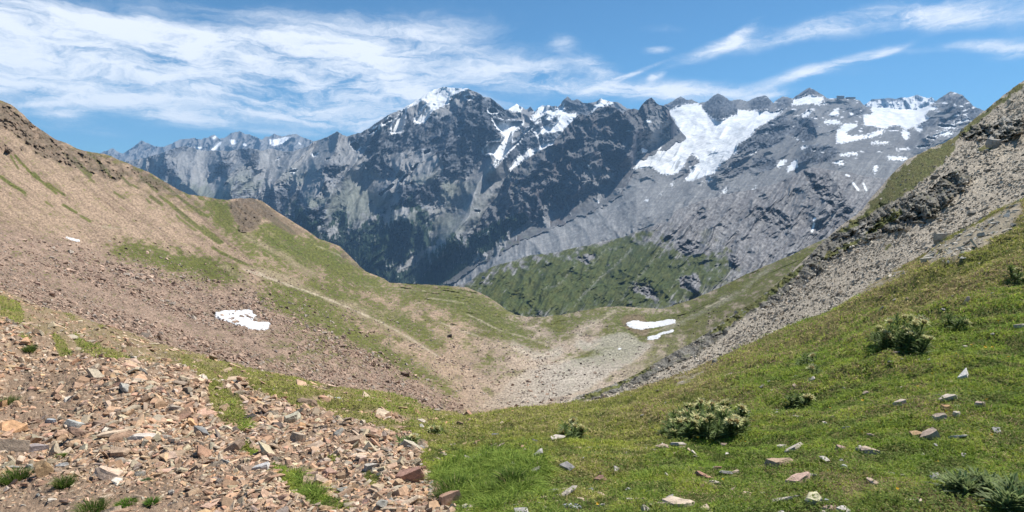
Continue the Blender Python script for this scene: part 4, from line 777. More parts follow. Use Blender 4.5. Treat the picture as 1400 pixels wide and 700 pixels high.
hand = [  # px, py of the middle, width, height in survey px, colour, lean, label
 (200,599,46,15,WHT,.15,'whitish pink elongated slab lying among brown stones beside a blue grey slab'),
 (268,598,42,17,DGR,.2,'large blue grey flat slab to the right of the whitish pink slab'),
 (151,649,36,15,(.52,.39,.29),.45,'pinkish white wedge of rock tilted down to the right in bare dirt'),
 (16,583,40,16,ORG,.5,'long orange brown slab leaning down over a tan block at the left edge'),
 (14,612,44,26,TANS,.1,'bulky tan block beneath the leaning orange slab at the left edge'),
 (57,648,33,26,(.33,.22,.12),.1,'ochre brown ribbed block just right of a round green grass tuft'),
 (88,640,27,12,GRY,.1,'light grey flat slab right of the ochre ribbed block'),
 (103,570,23,11,(.36,.36,.33),.2,'pale greenish grey slab in the upper scree left of a brown overhanging slab'),
 (141,573,32,12,(.27,.185,.13),.1,'brown flat slab overhanging smaller stones in the near scree'),
 (48,611,23,14,(.27,.23,.22),.1,'purplish grey squarish stone above the ochre ribbed block'),
 (74,612,20,18,(.34,.28,.2),.8,'narrow grey orange stone standing tilted near the left of the scree'),
 (160,624,34,13,(.36,.26,.18),.35,'tan brown tilted flat slab above the pinkish white wedge'),
 (69,570,16,10,(.34,.36,.37),.1,'small bluish white stone on the left scree'),
 (150,690,26,16,(.37,.29,.21),.0,'rounded tan stone beside a patch of green weeds at the bottom'),
 (563,647,38,27,(.38,.22,.165),.1,'big pink boulder with dark underside at the edge of the scree'),
 (612,680,36,25,(.40,.25,.17),-.1,'orange pink blocky boulder at the corner where scree meets long grass'),
 (452,645,26,13,(.36,.23,.17),.1,'reddish pink boulder beside the long grass strip in the scree'),
 (356,633,25,11,(.46,.44,.42),-.2,'grey white tilted slab with shadow under it at mid scree'),
 (503,589,30,12,(.42,.28,.2),-.1,'pink brown flat slab lying on top of a small stone heap'),
 (485,603,30,12,(.40,.29,.2),.1,'buff rounded slab just below the pink brown flat slab'),
 (400,570,26,16,(.45,.42,.32),.0,'greenish white block in the grassy strip above the scree'),
 (379,583,18,12,DK,.3,'dark brown angular stone casting shadow below the greenish white block'),
 (424,551,28,9,(.24,.17,.12),.0,'flat brown slab with deep shadow under it in the upper grass band'),
 (463,550,11,10,(.36,.36,.34),.0,'upright grey stone in the upper grass band'),
 (486,667,11,11,ORG,.3,'bright orange stone standing among pale stones'),
 (441,632,24,12,(.46,.37,.29),-.2,'pale pinkish triangular slab above the reddish pink boulder'),
 (562,615,36,11,(.42,.37,.28),.15,'long buff slab beside the small green thistle at the scree edge'),
 (410,601,22,16,(.40,.32,.24),.5,'buff upright stone at the top of the dense stone field'),
 (508,640,20,10,(.40,.36,.31),.1,'grey buff rounded stone behind a short grass patch in the scree'),
 (375,655,22,10,(.34,.21,.14),.2,'rust brown stone at the left of the long grass strip'),
 (640,694,20,9,PALES,.0,'pale stone at the bottom edge right of the orange pink boulder'),
 (575,570,20,8,PALES,.1,'pale flat stones showing in grass near the crest above the thistle'),
 (729,641,19,8,(.42,.31,.24),.0,'pinkish tan flat stone alone in the meadow'),
 (820,650,19,14,(.26,.155,.115),.0,'dark red brown rounded stone in the meadow'),
 (740,680,20,7,(.40,.30,.21),.0,'flat tan stone in turf just below the long dark grass'),
 (781,694,31,8,(.34,.35,.36),.0,'bluish grey flat stone at the bottom edge of the meadow'),
 (795,681,13,8,(.42,.32,.24),.0,'small pinkish stone above the bluish grey flat stone'),
 (808,667,9,7,(.25,.27,.30),.0,'small slate grey stone above the small pinkish stone'),
 (1067,634,42,17,(.40,.29,.2),.0,'brown boulder with a pale right end in the meadow'),
 (1091,657,44,16,(.42,.29,.23),-.5,'pink wedge shaped slab pointing down to the left in the meadow'),
 (924,689,54,18,(.46,.37,.28),-.05,'largest pale tan boulder lying in the turf near the bottom edge'),
 (966,647,29,9,(.35,.20,.145),.1,'flat reddish slab among a small cluster of meadow stones'),
 (977,657,18,8,PALES,-.3,'pale tilted stone just below the flat reddish slab'),
 (981,638,12,10,(.29,.165,.13),.0,'small dark red stone above the flat reddish slab'),
 (1004,641,11,7,TANS,.0,'small round tan stone right of the flat reddish slab'),
 (978,632,8,5,WHT,.0,'tiny whitish stone behind the small dark red stone'),
 (959,636,14,6,BRO,.0,'thin dark brown stone left of the small dark red stone'),
 (1121,677,46,11,LICH,.0,'flat stone covered with yellow lichen in the bright turf'),
 (1129,684,14,9,(.30,.31,.35),.0,'grey blue stone against the lichen covered stone'),
 (975,693,25,9,(.44,.34,.26),.0,'pale stone at the bottom edge right of the largest tan boulder'),
 (1149,619,19,11,(.32,.22,.18),.0,'maroon brown stone left of a white stone on the slope'),
 (1088,613,16,7,PALES,-.1,'pale flat stone higher up the meadow left of a similar one'),
 (1067,609,15,6,(.45,.40,.34),-.1,'cream flat stone just above the brown boulder with the pale end'),
 (1024,667,14,5,TANS,.0,'tan sliver of stone in turf left of the pink wedge slab'),
 (910,649,9,9,WHT,.4,'small white upright stone left of the cluster of reddish stones'),
 (1272,598,30,18,(.42,.32,.25),-.6,'pinkish elongated boulder lying across the slope with a dark hole'),
 (1281,580,20,11,(.40,.32,.25),-.5,'pinkish stone touching the upper end of the elongated boulder'),
 (1297,557,30,10,(.48,.41,.33),-.05,'pale flat slab topping the pile of stones on the right slope'),
 (1230,567,20,9,(.47,.39,.31),-.1,'pale stone left of the stone pile on the right slope'),
 (1251,599,13,9,(.44,.29,.16),-.4,'orange tan stone left of the elongated boulder'),
 (1174,616,11,9,WHT,.0,'white angular stone between two tan stones on the slope'),
 (1195,618,21,10,(.45,.35,.26),.3,'tan stone tilted to the right beside the white angular stone'),
 (1154,643,11,8,(.52,.51,.5),.0,'white rounded stone below the maroon brown stone'),
 (1219,647,10,8,(.40,.37,.35),.0,'pale grey stone alone in bright turf'),
 (1245,695,23,8,(.46,.37,.29),.0,'pale stone at the bottom edge left of the leafy thistles'),
 (1136,694,23,9,(.42,.30,.23),-.2,'pink stone at the bottom edge below the lichen covered stone'),
 (1308,575,13,8,PALES,.0,'small pale stone right of the orange stone in the pile'),
 (1338,565,18,10,(.38,.29,.24),-.2,'brownish pink stone at the right end of the stone pile'),
 (1293,567,13,7,ORG,.0,'orange stone under the pale flat slab of the pile'),
 (1311,514,25,11,(.60,.57,.52),-.9,'conspicuous white stone standing on end in the right meadow'),
 (1395,447,15,8,(.50,.42,.34),.0,'cream stone at the right edge of the meadow'),
 (1318,473,7,5,PALES,.0,'tiny cream stone below the small thistle on the right'),
 (993,514,20,8,(.46,.41,.34),-.3,'pale bare stone near the crest above the long thistle clump')]
for (a, b_, w, h, colr, lean, lab) in hand:
    nr, _, _ = near_normal(np.array([a * 1.]), np.array([b_ + h * .3])); g = ground(a, b_ + h * .3)[0]
    s_ = g[1] / FPX * 1.02
    put_stone('rock', g, (nr[0] * .5 + np.array([0, 0, .5])), w * s_, h * s_ * .88, colr, lab, None, None, lean * .6, 1.4, .22)
kinds = [((.40, .265, .18), 'rust pink flat shard lying loose among the stones of the near scree'), ((.44, .33, .24), 'buff coloured slab lying loose among the stones of the near scree'),
 ((.29, .275, .24), 'greenish grey slab lying loose among the stones of the near scree'), ((.24, .155, .11), 'dark brown angular stone lying loose in the near scree'), ((.50, .44, .36), 'pale cream shard lying loose among the stones of the near scree')]
cnt = 0; tries = 0; used = [(h[0], h[1]) for h in hand]
while cnt < 222 and tries < 9000:
    tries += 1
    a = random.uniform(-10, 640); b_ = ng.top_at(np.array([a]))[0] + 20 + random.random() ** 1.0 * 260
    if b_ > 715: continue
    nr, gg, sm_ = near_normal(np.array([a]), np.array([b_]))
    if sm_[0] < .5 or gg[0] > .4 or (a < 330 and b_ > 640 and random.random() < .6): continue
    if min((a - u) ** 2 + (b_ - v) ** 2 for u, v in used) < 15 ** 2: continue
    used.append((a, b_)); kc, lab = random.choices(kinds, (5, 4, 2.4, 2, 1.6))[0]
    g = ground(a, b_)[0]; w = min(.32, random.lognormvariate(math.log(.105), .36)) * max(.8, min(1.35, g[1] / 7.))
    kc = np.array(kc) * random.uniform(.85, 1.18)
    put_stone('rock', g, nr[0], w, w * random.uniform(.16, .36), kc, lab, lab.split(' lying')[0] + 's on the near scree', random.uniform(-3, 3), random.gauss(0, .2), random.uniform(1.1, 1.7), .2)
    cnt += 1

# ------------------------------------------------------------------ block scree of the basin and of the right flank
def on_sheet(s, n, x0, x1, y0, y1, wfun):
    N_ = s.normals(s.V)
    j = rng.integers(0, s.rows - 1, n * 6); i = rng.integers(0, s.nx - 1, n * 6)
    px, py = s.PX[j, i], s.PY[j, i]
    w = wfun(j, i, px, py) * ((px > x0) & (px < x1) & (py > y0) & (py < y1))
    k = np.nonzero(rng.random(len(j)) < w)[0][:n]
    j, i = j[k], i[k]; f = rng.random((2, len(k), 1))
    p = s.V[j, i] + (s.V[j, i + 1] - s.V[j, i]) * f[0] + (s.V[j + 1, i] - s.V[j, i]) * f[1]
    return p, N_[j, i], px[k], py[k]
p, nr, px, py = on_sheet(bs, 30000, -60, 760, 290, 600, lambda j, i, px, py: np.clip(bs.bmk[j, i] * (1 - .85 * bs.gm[j, i]) * 1.2 + .10 + .14 * bs.leftw[j, i], 0, 1) * np.clip((py - 290) / 90, .1, 1) ** 1.5)
size = np.clip(rng.lognormal(math.log(.0019), .55, len(p)) * np.minimum(p[:, 1], 170) * (1 + 1.2 * np.clip(fbm(p[:, 0] / 14., p[:, 1] / 22., 3, 225), -.5, .6)), .07, 1.1)
cc = np.array([(.36, .255, .19), (.29, .20, .155), (.42, .305, .23), (.19, .14, .11), (.33, .28, .23)])[rng.integers(0, 5, len(p))] * (1 + rng.normal(0, .17, (len(p), 1)))
tag(scatter('scree_blocks', p, nr, size, cc, SMALL, .45, .12, m_block), 'reddish brown blocks of the scree apron below the left slope', kind='stuff')
p, nr, px, py = on_sheet(bs, 15000, 330, 1000, 380, 560, lambda j, i, px, py: np.clip(.5 * sstep(.0, .3, fbm(px / 26., py / 12., 3, 221)) + .05, 0, 1) * (1 - .8 * bs.gm[j, i]))
size = np.clip(rng.lognormal(math.log(.0017), .5, len(p)) * np.minimum(p[:, 1], 300), .08, 1.1)
cc = np.array([(.28, .22, .175), (.20, .16, .135), (.34, .30, .26), (.13, .11, .10)])[rng.integers(0, 4, len(p))] * (1 + rng.normal(0, .17, (len(p), 1)))
tag(scatter('basin_stones', p, nr, size, cc, SMALL, .45, .12, m_block), 'stones strewn over the pale floor of the basin', kind='stuff')
p, nr, px, py = on_sheet(fk, 24000, 700, 1470, 60, 600, lambda j, i, px, py: np.clip((1 - .55 * fk.rk[j, i]) * (1 - .85 * fk.gm[j, i]), .06, 1) * np.clip((py - fk.top_at(px)) / 40, .2, 1) * np.clip(.45 + .8 * fbm(px / 40., py / 20., 3, 223), .15, 1))
size = np.clip(rng.lognormal(math.log(.0024), .5, len(p)) * p[:, 1], .04, .7)
cc = np.array([(.40, .36, .295), (.31, .275, .225), (.48, .44, .37), (.22, .195, .16), (.41, .34, .26)])[rng.integers(0, 5, len(p))] * (1 + rng.normal(0, .17, (len(p), 1)))
tag(scatter('grey_scree_stones', p, nr, size, cc, SMALL, .45, .10, m_block), 'grey stones of the steep scree on the right', kind='stuff')
bf = [(fk,1287,326,23,11,(.36,.34,.30),-.35,'pale grey flat boulder at the foot of the right scree above the meadow'), (bs,554,512,13,5,(.14,.10,.08),.1,'dark brown flat boulder on the red scree near the green strip'),
 (bs,615,460,7,4,(.06,.055,.05),0,'small blackish boulder alone on the pale slope of the basin'), (fk,1278,243,12,5,(.15,.135,.115),0,'dark boulder shading the middle of the right scree'), (fk,1330,292,14,5,(.22,.2,.17),-.4,'long low grey slab in the middle of the right scree'),
 (bs,794,497,3,2,(.08,.06,.05),0,'tiny dark boulder at the edge of the green strip on the basin floor'), (fk,1358,196,16,9,(.33,.31,.28),-.3,'pale rock outcrop block standing just above the footpath')]
for s, a, b_, w, h, colr, lean, lab in bf:
    g = s.spot(a, b_ + h * .35)[0]; k = g[1] / FPX
    put_stone('boulder', g, (0, -.15, .98), w * k, h * k * 1.4, colr, lab, None, 0.1, lean * .6, 1.4, .2, None, m_block, 'boulder')

# ------------------------------------------------------------------ snow patches lying in the basin
m_snow = material('old_snow', .7, .2, ((.4, .06), (2., .05)), bump=(1.2, .08))
def snow_patch(poly, label, thick, lines=()):
    M = Mask([poly] if poly else [], list(lines), 1)
    a = M(bs.PX + fbm(bs.PX / 6., bs.PY / 3., 3, 231) * 3, bs.PY + fbm(bs.PX / 5., bs.PY / 3., 3, 233) * 1.2)
    ins = (a > .42)
    vi = np.full(ins.shape, -1); vi[ins] = np.arange(ins.sum())
    q = ins[:-1, :-1] & ins[1:, :-1] & ins[:-1, 1:] & ins[1:, 1:]
    F = np.stack([vi[:-1, :-1][q], vi[:-1, 1:][q], vi[1:, 1:][q], vi[1:, :-1][q]], 1)
    used_, inv = np.unique(F, return_inverse=True)
    Vt = bs.V[ins][used_]; h = sstep(.42, .95, a[ins][used_]); n = len(Vt)
    Vt = Vt + np.array([0, 0, 1.]) * (h * thick + .06 * thick + .05 * fbm(Vt[:, 0], Vt[:, 1], 3, 235))[:, None]
    F = inv.reshape(F.shape)
    e = np.concatenate([F[:, [0, 1]], F[:, [1, 2]], F[:, [2, 3]], F[:, [3, 0]]]); es = np.sort(e, 1)
    _, ix, ct = np.unique(es, axis=0, return_index=True, return_counts=True); rim = e[ix[ct == 1]]
    low = Vt - np.array([0, 0, 1.]) * thick
    F2 = np.concatenate([F, F[:, ::-1] + n, np.stack([rim[:, 1], rim[:, 0], rim[:, 0] + n, rim[:, 1] + n], 1)])
    dirt = fbm(Vt[:, 0] / 2., Vt[:, 1] / 5., 4, 237)
    C = mix(np.array([.56, .57, .585]), np.array([.50, .46, .41]), sstep(.05, .45, dirt) * .6)
    o = link('snow_patch', mesh_np('snow_patch', np.concatenate([Vt, low]), F2, np.concatenate([C, C]), False), m_snow)
    tag(o, label, 'snow patch')
snow_patch([(86,322),(90,323),(100,325.5),(109,328),(112,330),(106,330.5),(98,328.5),(90,325)], 'thin white sliver of snow on the brown upper left scree', .2)
snow_patch([(292,431),(296,427),(303,426),(308,424),(318,425),(334,424),(343,424),(346,428),(350,431),(354,433),(347,435),(346,439),(352,440),(360,441),(369,440),(371,444),(367,447),(370,450),(360,452),(350,451),(338,450),(341,447),(333,446),(324,445),(313,441),(302,438),(296,435)], 'ragged white snow patch lying on the red brown block scree', .22)
snow_patch([(856,442),(862,439),(870,438),(880,440),(890,441),(903,439),(912,437),(920,436),(925,438),(924,442),(912,445),(900,447),(888,449),(878,451),(866,449),(858,446)], 'larger white snow patch on the basin floor by the green saddle', .3)
snow_patch([(883,463),(890,459),(898,458),(902,455),(912,453),(922,450),(926,451),(918,455),(906,457),(901,460),(902,463),(892,464.5),(884,465)], 'narrow white snow strip just below the larger basin snow patch', .3)
snow_patch([(844,476),(850,475.5),(850,478),(845,478.2)], 'tiny speck of white snow on the grey basin floor', .25)
# ================================================================== grass
m_grass = material('grass_blades', .7, .12, ((3., .12),), trans=.4)
def blades(name, g, nr, ht, wd, cols, lean, mat, bend=.5):
    n = len(g)
    yaw = rng.random(n) * 2 * math.pi; L_ = rng.normal(0, lean, (n, 2))
    d = np.stack([L_[:, 0], L_[:, 1], np.ones(n)], 1); d /= np.linalg.norm(d, axis=1, keepdims=True)
    side = np.stack([np.cos(yaw), np.sin(yaw), np.zeros(n)], 1) * wd[:, None] * .5
    m = g + d * ht[:, None] * .55
    tip = g + d * ht[:, None] + np.stack([L_[:, 0], L_[:, 1], -np.abs(L_).sum(1) * .6], 1) * (ht * bend)[:, None]
    V = np.stack([g - side, g + side, m + side * .8, m - side * .8, tip], 1).reshape(-1, 3)
    b = (np.arange(n) * 5)[:, None]
    F = np.concatenate([b + np.array([[0, 1, 2]]), b + np.array([[0, 2, 3]]), b + np.array([[3, 2, 4]])])
    return link(name, mesh_np(name, V, F, np.repeat(cols, 5, 0)), mat)
NB = 860000
px = rng.uniform(-300, 2250, NB); py = ng.top_at(px) + (770 - ng.top_at(px)) * rng.random(NB)
nr, gw_, _ = near_normal(px, py)
k = rng.random(NB) < np.where(gw_ > .5, 1, gw_ * .25) * np.where(px < 560, .9, 1)
px, py, nr = px[k], py[k], nr[k]; g = ground(px, py); n = len(g)
w1_ = fbm(g[:, 0] / 1.3, g[:, 1] / 1.3, 3, 171); w2_ = fbm(g[:, 0] / .30, g[:, 1] / .30, 3, 241); w3_ = fbm(g[:, 0] / 4., g[:, 1] / 4., 2, 243)
lush = sstep(.0, .4, Mask([[(1000,560),(1400,400),(1500,380),(1500,780),(760,780),(850,680)],[(590,640),(720,625),(760,690),(700,770),(630,770),(640,690)],[(500,540),(590,550),(600,563),(520,565)],[(300,530),(480,690),(400,690)],[(0,400),(190,495),(100,500),(0,440)],[(1000,470),(1200,420),(1180,470),(1000,520)]], [], 22)(px, py) + .3 * w1_)
tall = Mask([[(590,650),(640,628),(690,645),(760,640),(720,670),(680,700),(640,685),(615,700),(600,670)],[(660,615),(720,640),(700,668),(670,665)],[(440,665),(385,640),(440,690)]], [], 8)(px, py)
cA = np.array([.22, .23, .055]); cB = np.array([.18, .26, .038]); cDry = np.array([.36, .295, .15]); cDk = np.array([.065, .09, .022]); cYg = np.array([.27, .30, .05]); cPu = np.array([.21, .145, .10])
cc = mix(np.tile(cA, (n, 1)), cB, lush)
cc = mix(cc, cYg, sstep(.05, .4, w2_ + .5 * w1_ + .2 * lush - .05) * .8)
cc = mix(cc, cDk, sstep(-.05, .3, -w2_ - .3 * w1_) * .85)
dry = rng.random(n) < np.clip(.24 + .7 * w3_ + .4 * w1_ - .22 * lush + .12 * sstep(600, 545, py), .03, .6)
cc[dry] = cDry * (1 + rng.normal(0, .15, (dry.sum(), 1)))
pur = rng.random(n) < .30 * sstep(.05, .35, w3_ + .35 * w1_ + .2 * sstep(600, 545, py) - .05) * (px > 640)
cc[pur] = cPu
tl = (tall > .35) | ((w2_ > .22) & (lush > .35) & (rng.random(n) < .55))
cc[tl] = mix(np.array([.09, .15, .024]), np.array([.22, .27, .055]), rng.random(tl.sum()))
cc *= (1 + rng.normal(0, .2, (n, 1)))
ht = (.030 + .02 * rng.random(n) + .04 * np.clip(w2_, -.4, .6)) * np.clip(g[:, 1] / 6., .9, 1.6) * (1 + 1.6 * (tall > .35) + .5 * tl)
wd = np.clip(.0045 * g[:, 1] / 4.5, .003, .013) * (1 + rng.random(n) * .6)
tag(blades('grass', g, nr, ht, wd, cc * 1.42, 1.05, m_grass), 'short alpine turf covering the near slopes', kind='stuff')
# low leafy herbs between the grass
n = 60000; px = rng.uniform(600, 1460, n); py = ng.top_at(px) + 20 + (740 - ng.top_at(px)) * rng.random(n) ** .8
nr, gw_, _ = near_normal(px, py); g = ground(px, np.minimum(py, 760))
w1_ = fbm(g[:, 0] / .5, g[:, 1] / .5, 3, 251)
k = rng.random(n) < gw_ * sstep(-.1, .35, w1_ + .25 * sstep(560, 680, py) + .2 * sstep(900, 1200, px) - .1)
g, w1_ = g[k], w1_[k]; n = len(g)
yaw = rng.random(n) * 6.283; pit = rng.random(n) * .9; L_ = (.012 + .016 * rng.random(n)) * np.clip(g[:, 1] / 5, .8, 1.6)
d = np.stack([np.cos(yaw) * np.cos(pit), np.sin(yaw) * np.cos(pit), np.sin(pit)], 1); sd_ = np.stack([-np.sin(yaw), np.cos(yaw), np.zeros(n)], 1)
base = g + np.array([0, 0, 1.]) * (.012 + .03 * rng.random(n))[:, None]
V = np.stack([base, base + d * (L_ * .5)[:, None] + sd_ * (L_ * .36)[:, None], base + d * L_[:, None], base + d * (L_ * .5)[:, None] - sd_ * (L_ * .36)[:, None]], 1).reshape(-1, 3)
F = (np.arange(n) * 4)[:, None] + np.array([[0, 1, 2, 3]])
hc = mix(np.array([.10, .155, .028]), np.array([.21, .25, .06]), rng.random(n)) * (1 + rng.normal(0, .15, (n, 1)))
tag(link('herbs', mesh_np('herbs', V, F, np.repeat(hc, 4, 0)), m_grass), 'small green leaves of herbs growing through the turf', kind='stuff')

# grass tufts that stand alone in the stones
def tuft(px, py, w, h, label, col=(.05, .095, .018)):
    g0 = ground(px, py + h * .35)[0]; k = g0[1] / FPX; n = int(420)
    r = np.sqrt(rng.random(n)) * w * k * .42; a = rng.random(n) * 6.283
    g = g0 + np.stack([np.cos(a) * r, np.sin(a) * r, 0 * r - .01], 1)
    out = np.stack([np.cos(a), np.sin(a), np.zeros(n)], 1) * (r / (w * k * .42))[:, None]
    ht = h * k * (.7 + .6 * rng.random(n)); wd = np.full(n, .0055)
    d = out * .55 + rng.normal(0, .2, (n, 3)); d[:, 2] = 1; d /= np.linalg.norm(d, axis=1, keepdims=True)
    yaw = rng.random(n) * 6.283; side = np.stack([np.cos(yaw), np.sin(yaw), 0 * yaw], 1) * wd[:, None] * .5
    m = g + d * ht[:, None] * .6; tip = g + d * ht[:, None] + out * (ht * .45)[:, None] - np.array([0, 0, 1.]) * (ht * .2)[:, None]
    V = np.stack([g - side, g + side, m + side * .8, m - side * .8, tip], 1) - g0
    b = (np.arange(n) * 5)[:, None]; F = np.concatenate([b + np.array([[0, 1, 2]]), b + np.array([[0, 2, 3]]), b + np.array([[3, 2, 4]])])
    C = mix(np.array(col) * 1.2, np.array(col) * np.array([2.9, 2.1, 1.9]), rng.random(n) * .7)
    dr = rng.random(n) < .12; C[dr] = (.34, .28, .14)
    o = link('grass_tuft', mesh_np('grass_tuft', V.reshape(-1, 3), F, np.repeat(C, 5, 0)), m_grass); o.location = g0
    tag(o, label, 'grass tuft')
for t in [(20,650,32,20,'round dark green grass tuft in bare dirt left of the ochre ribbed block'),(88,661,20,17,'spiky green grass tuft right of the ochre ribbed block'),(126,689,32,20,'wide yellow green tuft at the bottom edge of the dirt'),(11,551,20,16,'grass tuft at the left edge above the orange slab'),
  (172,680,26,8,'low trailing green weeds beside the rounded tan stone',(.07,.15,.02)),(207,678,14,10,'small bright green cushion in the gravel',(.06,.14,.02)),(200,654,10,6,'tiny bluish green sprig in the gravel',(.05,.10,.04)),(40,470,14,10,'grass tuft beside stones high on the left scree'),(84,620,9,6,'tiny green sprig below the tilted narrow stone',(.08,.16,.02)),
  (700,655,34,30,'tall dark grass tuft in the meadow above a flat tan stone'),(623,664,60,28,'broad tall dark grass tuft right of the orange pink boulder')]: tuft(*t)

# ------------------------------------------------------------------ spiny thistles
m_leaf = material('thistle_leaf', .65, .18, ((30., .2),), trans=.4)
m_head = material('thistle_bract', .7, .2, ((60., .15),), trans=.25)
def leaf_geo(base, d, up, L_, W_, droop, V, F, C, c):
    s = np.cross(d, up); s /= np.linalg.norm(s) + 1e-9
    n = 7; o = len(V); 
    for i in range(n + 1):
        t = i / n; p = base + d * L_ * t + up * (L_ * (.28 * t - droop * t * t))
        w = W_ * (math.sin(math.pi * min(1, .12 + t * .95)) ** .8) * (1.0 if i % 2 else .52) * (i < n)
        V.append(p - s * w + up * w * .35); V.append(p); V.append(p + s * w + up * w * .35)
        for q in (1., .78, 1.): C.append(np.array(c) * (q if i else .7))
    for i in range(n):
        a = o + i * 3
        F += [(a, a + 1, a + 4, a + 3), (a + 1, a + 2, a + 5, a + 4)]
def head_mesh():
    V, F, C = [], [], []
    for ring, (n, el_, L_) in enumerate(((9, .1, .055), (9, .5, .05), (7, .95, .04))):
        for i in range(n):
            a = i / n * 6.283 + ring * .35 + rng.normal(0, .1); e = el_ + rng.normal(0, .12)
            d = np.array([math.cos(a) * math.cos(e), math.sin(a) * math.cos(e), math.sin(e)]); up = np.array([-math.cos(a) * math.sin(e), -math.sin(a) * math.sin(e), math.cos(e)])
            leaf_geo(np.zeros(3), d, up, L_ * (.85 + .3 * rng.random()), .009, .1, V, F, C, (.76, .71, .38) if ring else (.60, .61, .28))
    o = len(V); k = 8
    for j in range(3):
        for i in range(k):
            a = i / k * 6.283; r = (.016, .019, .010)[j]; V.append(np.array([math.cos(a) * r, math.sin(a) * r, (.0, .014, .026)[j]])); C.append(np.array((.30, .19, .07)))
    for j in range(2):
        for i in range(k): F.append((o + j * k + i, o + j * k + (i + 1) % k, o + (j + 1) * k + (i + 1) % k, o + (j + 1) * k + i))
    F.append(tuple(o + 2 * k + i for i in (0, 2, 4, 6)))
    me = mesh_np('flower_head', np.array(V), np.array(F), np.array(C)); me.materials.append(m_head); return me
HEADS = [head_mesh() for _ in range(4)]
def thistle(px, py, w, h, n_stems, n_heads, label, leafL=.13, leafc=(.145, .20, .068)):
    """(px,py) is the foot of the clump"""
    g0 = ground(px, py)[0]; k = g0[1] / FPX; Wm, Hm = w * k, h * k
    root = bpy.data.objects.new('thistle', None); COL.objects.link(root); root.location = g0; root.empty_display_size = .1
    tag(root, label, 'thistle')
    V, F, C = [], [], []; SV, SF = [], []; heads = []
    for sidx in range(n_stems):
        fx = (sidx + .5) / n_stems * 2 - 1 + rng.normal(0, .12); fy = rng.uniform(-1, 1)
        bx = fx * Wm * .36; by = fy * min(Wm * .3, .3)
        gp = ground(px + bx / k, py - by / k * .35)[0] - g0 if n_stems > 2 else np.array([bx, by, 0])
        base = np.array([gp[0], gp[1], gp[2] - .01])
        env = max(.4, 1 - .45 * fx * fx) * rng.uniform(.72, 1.12)
        H_ = Hm * env * rng.uniform(.66, .95) * .9
        ln = np.array([fx * .22 + rng.normal(0, .1), fy * .18 + rng.normal(0, .1) - .06, 1.]); ln /= np.linalg.norm(ln)
        tipp = base + ln * H_
        SV, SF = [], []; a0 = 0
        for j, t in enumerate((0, .5, 1)):
            p = base + ln * H_ * t
            for q in range(4): SV.append(p + np.array([math.cos(q * 1.571), math.sin(q * 1.571), 0]) * (.009 - .003 * t))
        for j in range(2):
            for q in range(4): SF.append((a0 + j * 4 + q, a0 + j * 4 + (q + 1) % 4, a0 + j * 4 + 4 + (q + 1) % 4, a0 + j * 4 + 4 + q))
        link('stem', mesh_np('stem', np.array(SV), np.array(SF), np.tile(np.array([[.09, .12, .05]]), (len(SV), 1))), m_leaf, root)
        nl = 24
        for i in range(nl):
            t = (i / nl) ** .9; a = i * 2.4 + rng.normal(0, .3)
            e = rng.normal(.15, .18) + .75 * t
            d = np.array([math.cos(a) * math.cos(e), math.sin(a) * math.cos(e), math.sin(e)]); up = np.array([-math.cos(a) * math.sin(e), -math.sin(a) * math.sin(e), math.cos(e)])
            L_ = leafL * (1.35 - .7 * t) * rng.uniform(.8, 1.2)
            gcol = np.array(leafc) * rng.uniform(.6, 1.5) + np.array((.03, .035, .0)) * (t > .75) * rng.random()
            leaf_geo(base + ln * H_ * (.06 + .9 * t), d, up, L_, L_ * .105, .35 - .2 * t, V, F, C, gcol)
        heads.append((tipp, ln))
    fo = link('foliage', mesh_np('foliage', np.array(V), np.array(F), np.array(C)), m_leaf, root)
    idx = list(range(len(heads))); random.shuffle(idx)
    for i in idx[:n_heads]:
        p, d = heads[i]; o = bpy.data.objects.new('flower_head', random.choice(HEADS)); COL.objects.link(o); o.parent = root
        o.location = p + d * .012; o.rotation_euler = (rng.normal(.25, .25), rng.normal(0, .25), rng.random() * 6)
        o.scale = [rng.uniform(1.15, 1.6)] * 3
    return root
thistle(968, 584, 126, 42, 58, 38, 'long clump of dark spiny thistles topped by many pale yellow heads')
thistle(1230, 486, 78, 56, 44, 22, 'tall dense thistle bush with pale yellow heads on the right slope')
thistle(1306, 452, 30, 26, 5, 1, 'small thistle with one yellow head right of the tall thistle bush', .11)
thistle(1104, 498, 30, 17, 5, 1, 'low thistle with one yellow head left of the tall thistle bush', .11)
thistle(1094, 546, 32, 24, 5, 2, 'thistle with a pale head right of the long thistle clump', .11)
thistle(780, 594, 40, 28, 9, 6, 'small yellow headed thistle near the meadow crest at mid picture', .12)
thistle(1389, 388, 26, 26, 6, 2, 'thistle at the right edge high on the meadow', .12)
thistle(598, 595, 22, 12, 4, 2, 'little pale headed thistle in the grass just right of the scree', .10)
thistle(557, 607, 30, 12, 6, 1, 'blue green thistle sprouting beside the long buff slab', .11)
thistle(1116, 520, 16, 10, 3, 1, 'tiny thistle with a yellow head between two larger thistles', .08)
thistle(1330, 676, 90, 34, 13, 0, 'leafy thistle without flowers in bright turf at the lower right', .125, (.23, .285, .12))
thistle(1392, 700, 64, 44, 12, 0, 'big leafy thistle without flowers in the lower right corner', .125, (.23, .285, .12))
thistle(914, 585, 22, 14, 4, 1, 'small low thistle at the left foot of the long clump', .10)

